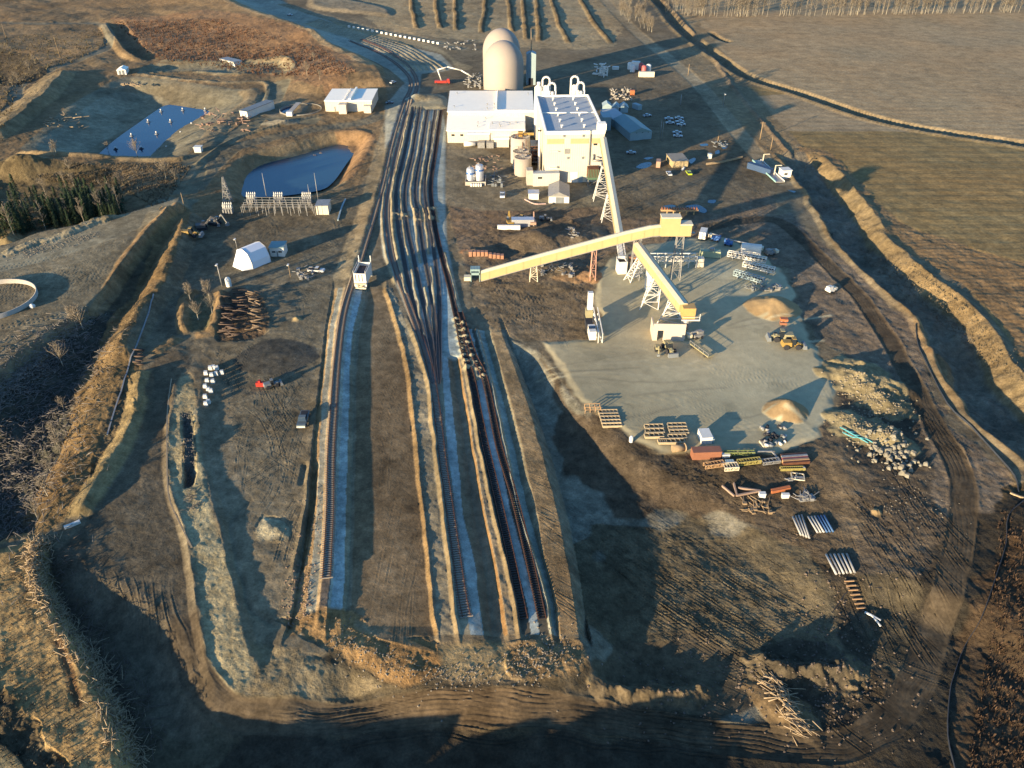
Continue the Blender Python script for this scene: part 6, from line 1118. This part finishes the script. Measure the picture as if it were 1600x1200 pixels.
# ------------------------------------------------------------------ trees
def bare_mesh(seed, hgt_, n=34, spread=.16, rt=.14, up=.9):
    r = random.Random(seed); tr = MB(); br = MB(); pts = [Vector((0, 0, -.4))]; x = y = 0
    for k in range(1, 6): x += r.uniform(-.12, .12)*hgt_/10; y += r.uniform(-.12, .12)*hgt_/10; pts.append(Vector((x, y, hgt_*k/5)))
    for i in range(5): tr.tube(pts[i], pts[i+1], rt*(1-i*.18), 5, rt*(1-(i+1)*.18))
    for i in range(n):
        f = r.uniform(.28, .98); k = min(int(f*5), 4); p = pts[k].lerp(pts[k+1], f*5-k); a = r.uniform(0, 6.28); l = hgt_*spread*(1.25-f)*r.uniform(.7, 1.5); e = p+Vector((math.cos(a)*l, math.sin(a)*l, l*r.uniform(up*.8, up*1.8)))
        br.tube(p, e, .055, 3, .03)
        for j in range(3): q = p.lerp(e, r.uniform(.4, 1)); br.tube(q, q+Vector((r.uniform(-1, 1), r.uniform(-1, 1), r.uniform(.3, 1.3)))*l*.45, .04, 3, .02)
    return tr, br
TRK = mat('pale_bark', (.30, .26, .19), .9, .2, scale=2); TWG = mat('twigs', (.20, .165, .12), .9, .2, scale=2)
def bare_proto(seed, hgt_, lab, grp, **k):
    t = thing('bare_tree', lab, 'tree', (0, 0, 0), 0, grp); a, b = bare_mesh(seed, hgt_, **k); a.build('trunk', TRK, t); b.build('branches', TWG, t); return t
r = random.Random(11)
EDGE = [(1042, 18), (1070, 25), (1120, 27), (1200, 27), (1300, 25), (1400, 24), (1500, 22), (1600, 21), (1700, 20)]
prot = [bare_proto(40+i, 15+i*.8, 'pale leafless aspen in the dense wood along the far edge of the field', 'aspens along the far field', n=46, spread=.13) for i in range(5)]
used = [False]*5
def putp(ps, used, loc, rz_, sc_, lab=None, grp=None):
    i = r.randrange(len(ps))
    if not used[i]: used[i] = True; ps[i].location = loc; ps[i].rotation_euler = (0, 0, rz_); ps[i].scale = (sc_,)*3; return ps[i]
    return dup(ps[i], loc, rz_, lab, sc_, grp)
for i in range(250):
    u = r.uniform(1040, 1640); v = float(np.interp(u, [e[0] for e in EDGE], [e[1] for e in EDGE])); d = abs(r.gauss(0, 9)) if i % 3 else r.uniform(0, 3)
    g = P(u, v-.2); g.y += d; g.z = zat(g.x, g.y); putp(prot, used, g, r.uniform(0, 6.28), r.uniform(.75, 1.15))
m = MB().use(TRK); 
for i in range(420):
    x = r.uniform(110, 620); y0 = 735+r.uniform(12, 150) if x > 140 else 800; z = zat(x, y0); h_ = r.uniform(11, 17); m.use(TRK).tube((x, y0, z), (x+r.uniform(-1, 1), y0, z+h_), .16, 3, .05)
    for k in range(5): f = r.uniform(.3, 1); m.use(TWG).tube((x, y0, z+h_*f), (x+r.uniform(-2, 2), y0+r.uniform(-2, 2), z+h_*f+r.uniform(1, 3)), .1, 3, .03)
tag(m.build('aspen_wood'), 'depth of the pale leafless wood behind the front aspens', 'wood', kind='stuff')
sp = [bare_proto(60+i, 8+i, 'leafless thicket tree beside the upper gravel road', 'thicket beside the upper gravel road', n=50, spread=.26, up=1.2) for i in range(3)]; us2 = [False]*3
for i in range(34):
    u, v = r.choice(((980, 10), (975, 22), (990, 30), (1005, 42), (1015, 48), (1000, 22), (985, 2))); putp(sp, us2, G(u+r.uniform(-10, 9), v+r.uniform(-5, 5)), r.uniform(0, 6), r.uniform(.8, 1.15))
# dark spruces at the left
def spruce(seed, hgt_, lab, grp):
    r_ = random.Random(seed); t = thing('spruce_tree', lab, 'tree', (0, 0, 0), 0, grp); MB().tube((0, 0, -.5), (0, 0, hgt_*.95), .2, 6, .04).build('trunk', BRK, t); m = MB()
    for i in range(430):
        f = r_.uniform(.06, 1)**.9; R_ = hgt_*.16*(1-f)+.12; a = r_.uniform(0, 6.28); rad = R_*r_.uniform(.25, 1.15); z = hgt_*f; s_ = r_.uniform(.35, .75)
        c = Vector((math.cos(a)*rad, math.sin(a)*rad, z-rad*.35)); o_ = Vector((math.cos(a), math.sin(a), -.45))*s_; w_ = Vector((-math.sin(a), math.cos(a), r_.uniform(-.3, .3)))*s_*.55
        m.poly([c-w_*.6, c+o_+w_*.2, c+w_*.8, c-o_*.5], [(0, 1, 2), (0, 2, 3)])
    m.build('crown', SPR, t); return t
SPR = mat('spruce_needles', (.028, .048, .02), .9, .5, scale=.8); sps = [spruce(80+i, 11+i*1.2, 'dark green spruce in the dense stand at the left edge', 'spruces at the left edge') for i in range(4)]; us3 = [False]*4
FR = [(0, 372), (30, 368), (60, 362), (100, 358), (140, 352), (180, 346), (192, 335)]
for i in range(150):
    u = r.uniform(-40, 192); v = float(np.interp(u, [e[0] for e in FR], [e[1] for e in FR]))-abs(r.gauss(0, 17)); v = max(v, 305 if u < 60 else 318); putp(sps, us3, G(u, v), r.uniform(0, 6.28), r.choice((r.uniform(.45, .7), r.uniform(.7, 1.0))))
bp_ = [bare_proto(100+i, 10+i*1.5, 'bare pale birch among the dark spruces', 'birches among the spruces', n=34, spread=.16) for i in range(3)]; us4 = [False]*3
for u, v in ((24, 371), (72, 358), (133, 352), (163, 345), (176, 341), (190, 335), (10, 360), (45, 350), (85, 345), (110, 348), (150, 335), (178, 325), (165, 322)): putp(bp_, us4, G(u, v), r.uniform(0, 6), r.uniform(.75, 1.1))
sh = [bare_proto(120+i, 5+i, 'small bare shrubby tree on the rough ground', 'bare shrubs on rough ground', n=44, spread=.3) for i in range(3)]; us5 = [False]*3
for u, v in ((85, 243), (88, 240), (70, 300), (100, 285), (105, 300), (110, 270), (115, 290), (190, 300), (260, 280), (275, 285), (215, 245), (170, 238), (480, 118), (500, 125), (552, 128), (556, 130), (490, 95), (130, 515), (120, 512), (98, 570), (85, 680), (92, 700), (80, 740), (75, 775), (60, 812), (100, 640), (328, 470), (332, 490), (298, 470), (310, 500), (46, 110), (55, 100), (20, 135), (28, 128)): putp(sh, us5, G(u, v), r.uniform(0, 6), r.uniform(.7, 1.2))
# ------------------------------------------------------------------ driftwood, logs, rubble
def sticks(name, lab, cat, path, wid, n, L0, L1, r0, m_, seed, hz=1.2, dirp=None):
    r_ = random.Random(seed); w = [G(*p) for p in smooth(path, 4)]; o = w[0]; m = MB()
    for i in range(n):
        k = r_.randrange(len(w)-1); p = w[k].lerp(w[k+1], r_.random()); x = p.x+r_.gauss(0, wid); y = p.y+r_.gauss(0, wid); z = zat(x, y)+r_.uniform(.05, hz); a = r_.uniform(0, 3.14) if dirp is None else dirp+r_.gauss(0, .5); l = r_.uniform(L0, L1)/2; e = r_.uniform(-.25, .3)
        q = Vector((math.cos(a)*l, math.sin(a)*l, e*l)); c = Vector((x, y, z)); m.tube(c-q-o, c+q-o, r0*r_.uniform(.6, 1.3), 4, r0*.5)
    ob = m.build(name, m_, None, o); return tag(ob, lab, cat, kind='stuff')
sticks('driftwood_bank', 'tangled pale driftwood along the crest of the lower left hill', 'driftwood', [(72, 842), (62, 860), (58, 890), (72, 925), (95, 965), (120, 1000), (145, 1035), (165, 1070), (180, 1110), (195, 1150), (210, 1200)], 1.1, 1200, .8, 2.6, .08, LOGM, 1, 1.3)
sticks('driftwood_shade', 'dark broken branches sliding down the shaded side of the lower left hill', 'branches', [(85, 870), (85, 920), (120, 970), (150, 1010), (180, 1060), (205, 1110), (225, 1170)], 2.2, 700, 1, 2.6, .06, mat('dark_wood', (.12, .09, .065), .9, .3), 2, .7)
sticks('ravine_debris', 'dark tangle of roots and branches filling the left ravine', 'branches', [(120, 540), (80, 570), (50, 610), (30, 660), (40, 720), (20, 780), (20, 830)], 8, 2600, .8, 3.2, .09, mat('grey_roots', (.15, .13, .11), .9, .4), 3, 1.1)
sticks('ravine_debris', 'paler rim of cleared brush along the edge of the dirt plateau', 'branches', [(140, 502), (100, 530), (60, 565), (20, 600), (-10, 625)], 1.8, 700, .8, 2.2, .09, mat('grey_roots2', (.24, .21, .17), .9, .3), 4, .8)
sticks('berm_debris', 'black brush lying in the slot of the dry berm', 'branches', [(293, 645), (297, 700), (296, 765), (305, 800)], .8, 160, .6, 1.8, .06, mat('grey_roots', (.15, .13, .11)), 5, .5)
def logs(lst, grp, lab, L0, L1, r0, r1, m_, seed, a0_, spread, su, sv, h_):
    r_ = random.Random(seed)
    for i in range(lst[2]):
        u = lst[0]+r_.uniform(-su, su); v = lst[1]+r_.uniform(-sv, sv); g = G(u, v); z = r_.uniform(.15, h_)*(1-abs(u-lst[0])/su*.6); a = a0_+r_.gauss(0, spread); l = r_.uniform(L0, L1)/2; q = Vector((math.cos(a)*l, math.sin(a)*l, r_.uniform(-.12, .12)*l)); rr_ = r_.uniform(r0, r1)
        o = MB().tube(-q, q, rr_, 6, rr_*.75).build('cut_log', m_, None, (g.x, g.y, g.z+z)); tag(o, lab, 'log', grp)
LG2 = mat('brown_log', (.085, .058, .042), .85, .35)
logs((362, 498, 46), 'logs of the left deck', 'log in the left stack of the log yard', 3, 5, .14, .24, LG2, 1, 0, .3, 12, 32, 2.2)
logs((378, 472, 26), 'logs of the middle deck', 'log in the middle stack of the log yard', 3, 4.5, .14, .22, LG2, 2, 0, .15, 8, 20, 1.8)
logs((400, 492, 44), 'logs of the right deck', 'log in the right sunlit stack of the log yard', 2.0, 3.6, .12, .2, mat('tan_log', (.19, .135, .085), .85, .4), 3, 0, .4, 9, 32, 2.6)
logs((217, 558, 12), 'logs by the ridge foot', 'log in the short stack at the foot of the ridge', 2, 2.8, .2, .28, LG2, 4, 0, .08, 4, 13, 1.4)
logs((1222, 1090, 0), '', '', 1, 2, .1, .2, LOGM, 5, 0, 1, 1, 1, 1)
r_ = random.Random(9)
for i in range(105):
    f = r_.random(); u = 1205+f*50+r_.gauss(0, 8); v = 1062+f*85+r_.gauss(0, 6); g = G(u, v); a = r_.choice((-.9, -.5, .1, -1.2))+r_.gauss(0, .3); l = r_.uniform(.8, 1.9); q = Vector((math.cos(a)*l, math.sin(a)*l, r_.uniform(-.2, .2)*l)); o = MB().tube(-q, q, r_.uniform(.07, .13), 5, .06).build('cut_log', LOGM, None, (g.x, g.y, g.z+r_.uniform(.1, 1.0))); tag(o, 'pale pole in the tumbled heap at the lower right', 'log', 'poles tumbled in a heap at the lower right')
def rocks(name, lab, cat, path, wid, n, s0, s1, m_, seed, stuff=True, grp=None, hz=0.0):
    r_ = random.Random(seed); w = [G(*p) for p in path]; o = w[0]; m = MB()
    for i in range(n):
        k = r_.randrange(max(1, len(w)-1)); p = w[k].lerp(w[min(k+1, len(w)-1)], r_.random()); x = p.x+r_.gauss(0, wid); y = p.y+r_.gauss(0, wid); s = r_.uniform(s0, s1); z = zat(x, y)+r_.uniform(0, hz)
        if not stuff: m = MB(); o = Vector((x, y, z))
        c = Vector((x, y, z+s*.05))-o; pts = []
        for a in range(5): an = a*1.257+r_.uniform(-.3, .3); pts.append(c+Vector((math.cos(an)*s*r_.uniform(.6, 1.1), math.sin(an)*s*r_.uniform(.5, 1), -s*.4)))
        for a in range(4): an = a*1.57+r_.uniform(-.4, .4); pts.append(c+Vector((math.cos(an)*s*r_.uniform(.3, .7), math.sin(an)*s*r_.uniform(.3, .7), s*r_.uniform(.3, .6))))
        m.poly(pts, [(5, 6, 7, 8), (0, 1, 6, 5), (1, 2, 6), (2, 3, 7, 6), (3, 4, 8, 7), (4, 0, 5, 8)])
        if not stuff: tag(m.build(name, m_, None, o), lab, cat, grp)
    if stuff: tag(m.build(name, m_, None, o), lab, cat, kind='stuff')
RK = mat('pale_rock', (.19, .16, .12), .9, .3); RK2 = mat('orange_rock', (.22, .15, .10), .9, .3)
rocks('rubble', 'small pale boulders strewn over the orange bank below the brown field', 'rubble', [(525, 985), (545, 1005), (570, 1020), (600, 1035), (625, 1050), (690, 1055), (720, 1058), (760, 1050)], 2.0, 420, .08, .3, RK, 1)
rocks('rubble', 'pale and dark boulders on the bank below the right tracks', 'rubble', [(800, 1040), (830, 1035), (860, 1020), (875, 1010), (820, 1050)], 2.4, 300, .08, .32, RK, 2)
rocks('rubble', 'scattered orange stones along the left track bank', 'rubble', [(470, 900), (462, 940), (470, 960), (480, 880), (495, 760)], 1.6, 260, .12, .35, RK2, 3)
rocks('boulder', 'orange boulder on the rim of the lower pond', 'boulder', [(485, 233), (506, 234)], .8, 2, 1.6, 2.0, RK2, 4, False, 'orange boulders on the lower pond rim')
rocks('concrete_chunk', 'angular chunk of broken concrete in the pale heap beside the perimeter road', 'rubble', [(1375, 690), (1395, 700), (1400, 715), (1380, 720), (1410, 695)], 2.8, 110, .22, 1.15, mat('broken_concrete', (.20, .18, .135), .9, .4, scale=.6), 5, False, 'chunks of broken concrete beside the perimeter road', .7)
rocks('rubble', 'crumbly spoil lumps over the two tan heaps', 'rubble', [(1320, 590), (1360, 615), (1400, 640), (1330, 655), (1360, 675), (1400, 690)], 3.2, 500, .15, .5, mat('spoil_lumps', (.2, .165, .11), .9, .2), 6)
rocks('rubble', 'tiny pale fragments scattered on the dark dirt left of the perimeter road', 'rubble', [(1390, 770), (1410, 790), (1430, 800), (1440, 780), (1350, 785)], 4, 90, .1, .28, RK, 7)
rocks('rubble', 'clods and stones over the churned dirt in the lower right', 'rubble', [(1330, 900), (1300, 1000), (1280, 1100), (1340, 1050), (1150, 1060), (1000, 1075)], 6, 700, .12, .4, mat('dark_clod', (.12, .09, .065), .95, .3), 8)
rocks('rubble', 'gravel stones along the shaded left roadside', 'rubble', [(30, 400), (90, 382), (150, 365)], 2.2, 300, .15, .4, RK, 9)
rocks('concrete_block', 'white rounded drum near the tan shed', 'drum', [(1066, 265), (1073, 263), (1084, 263)], .8, 3, .7, 1.1, WHT, 10, False, 'white drums by the tan shed')
# dry tussocks and shrubs as ground cover
def tufts(name, lab, poly, n, s0, s1, m_, seed):
    r_ = random.Random(seed); us_ = [p[0] for p in poly]; vs_ = [p[1] for p in poly]; m = MB(); o = G(sum(us_)/len(us_), sum(vs_)/len(vs_)); k = 0; uu = np.array([r_.uniform(min(us_), max(us_)) for _ in range(n*3)]); vv = np.array([r_.uniform(min(vs_), max(vs_)) for _ in range(n*3)]); ok = inside(poly, uu, vv)
    for u, v in zip(uu[ok][:n], vv[ok][:n]):
        c = G(float(u), float(v))-o; s = r_.uniform(s0, s1)
        for j in range(5): a = r_.uniform(0, 6.28); e = c+Vector((math.cos(a)*s*.6, math.sin(a)*s*.6, s*r_.uniform(.6, 1.1))); w_ = Vector((-math.sin(a), math.cos(a), 0))*s*.18; m.poly([c-w_, c+w_, e], [(0, 1, 2)])
    tag(m.build(name, m_, None, o), lab, 'grass', kind='stuff')
DG = mat('dry_grass', (.165, .125, .075), .95, .3, scale=1.5); RB = mat('red_brush', (.16, .085, .05), .95, .35, scale=1.2)
tufts('dry_grass', 'dry straw grass on the sunlit left ridge', [(296, 332), (262, 425), (215, 500), (182, 575), (110, 760), (85, 800), (112, 600), (150, 540), (225, 430), (250, 382)], 1300, .2, .6, DG, 1)
tufts('dry_grass', 'dry grass and shrubs on the lower left hill', [(0, 860), (60, 880), (100, 1000), (160, 1080), (185, 1200), (0, 1200)], 900, .2, .5, DG, 2)
tufts('red_brush', 'rust coloured brush on the hill above the upper pond', [(180, 35), (345, 30), (500, 75), (560, 115), (430, 120), (240, 92)], 2600, .8, 1.8, RB, 3)
tufts('red_brush', 'rust coloured brush along the lower right edge', [(1560, 800), (1640, 790), (1680, 1250), (1500, 1250), (1545, 1000)], 1700, .2, .8, mat('rust_leaves', (.085, .05, .027), .95, .5, scale=.6), 4)
tufts('dry_grass', 'dry grass on the sunlit ravine bank', [(1340, 372), (1440, 430), (1540, 510), (1600, 580), (1600, 600), (1540, 570), (1440, 480), (1340, 400)], 1200, .3, .7, DG, 5)
tufts('dry_grass', 'dry grass on the hillside between the upper left roads', [(0, 60), (160, 45), (170, 70), (30, 140), (0, 230), (-100, 230), (-100, 60)], 1600, .8, 1.6, mat('olive_brush', (.14, .11, .06), .95, .4), 6)
tufts('dry_grass', 'dry grass between the upper pond and the spruce stand', [(60, 256), (280, 256), (300, 262), (250, 330), (200, 300), (60, 280)], 1800, .5, 1.1, DG, 7)
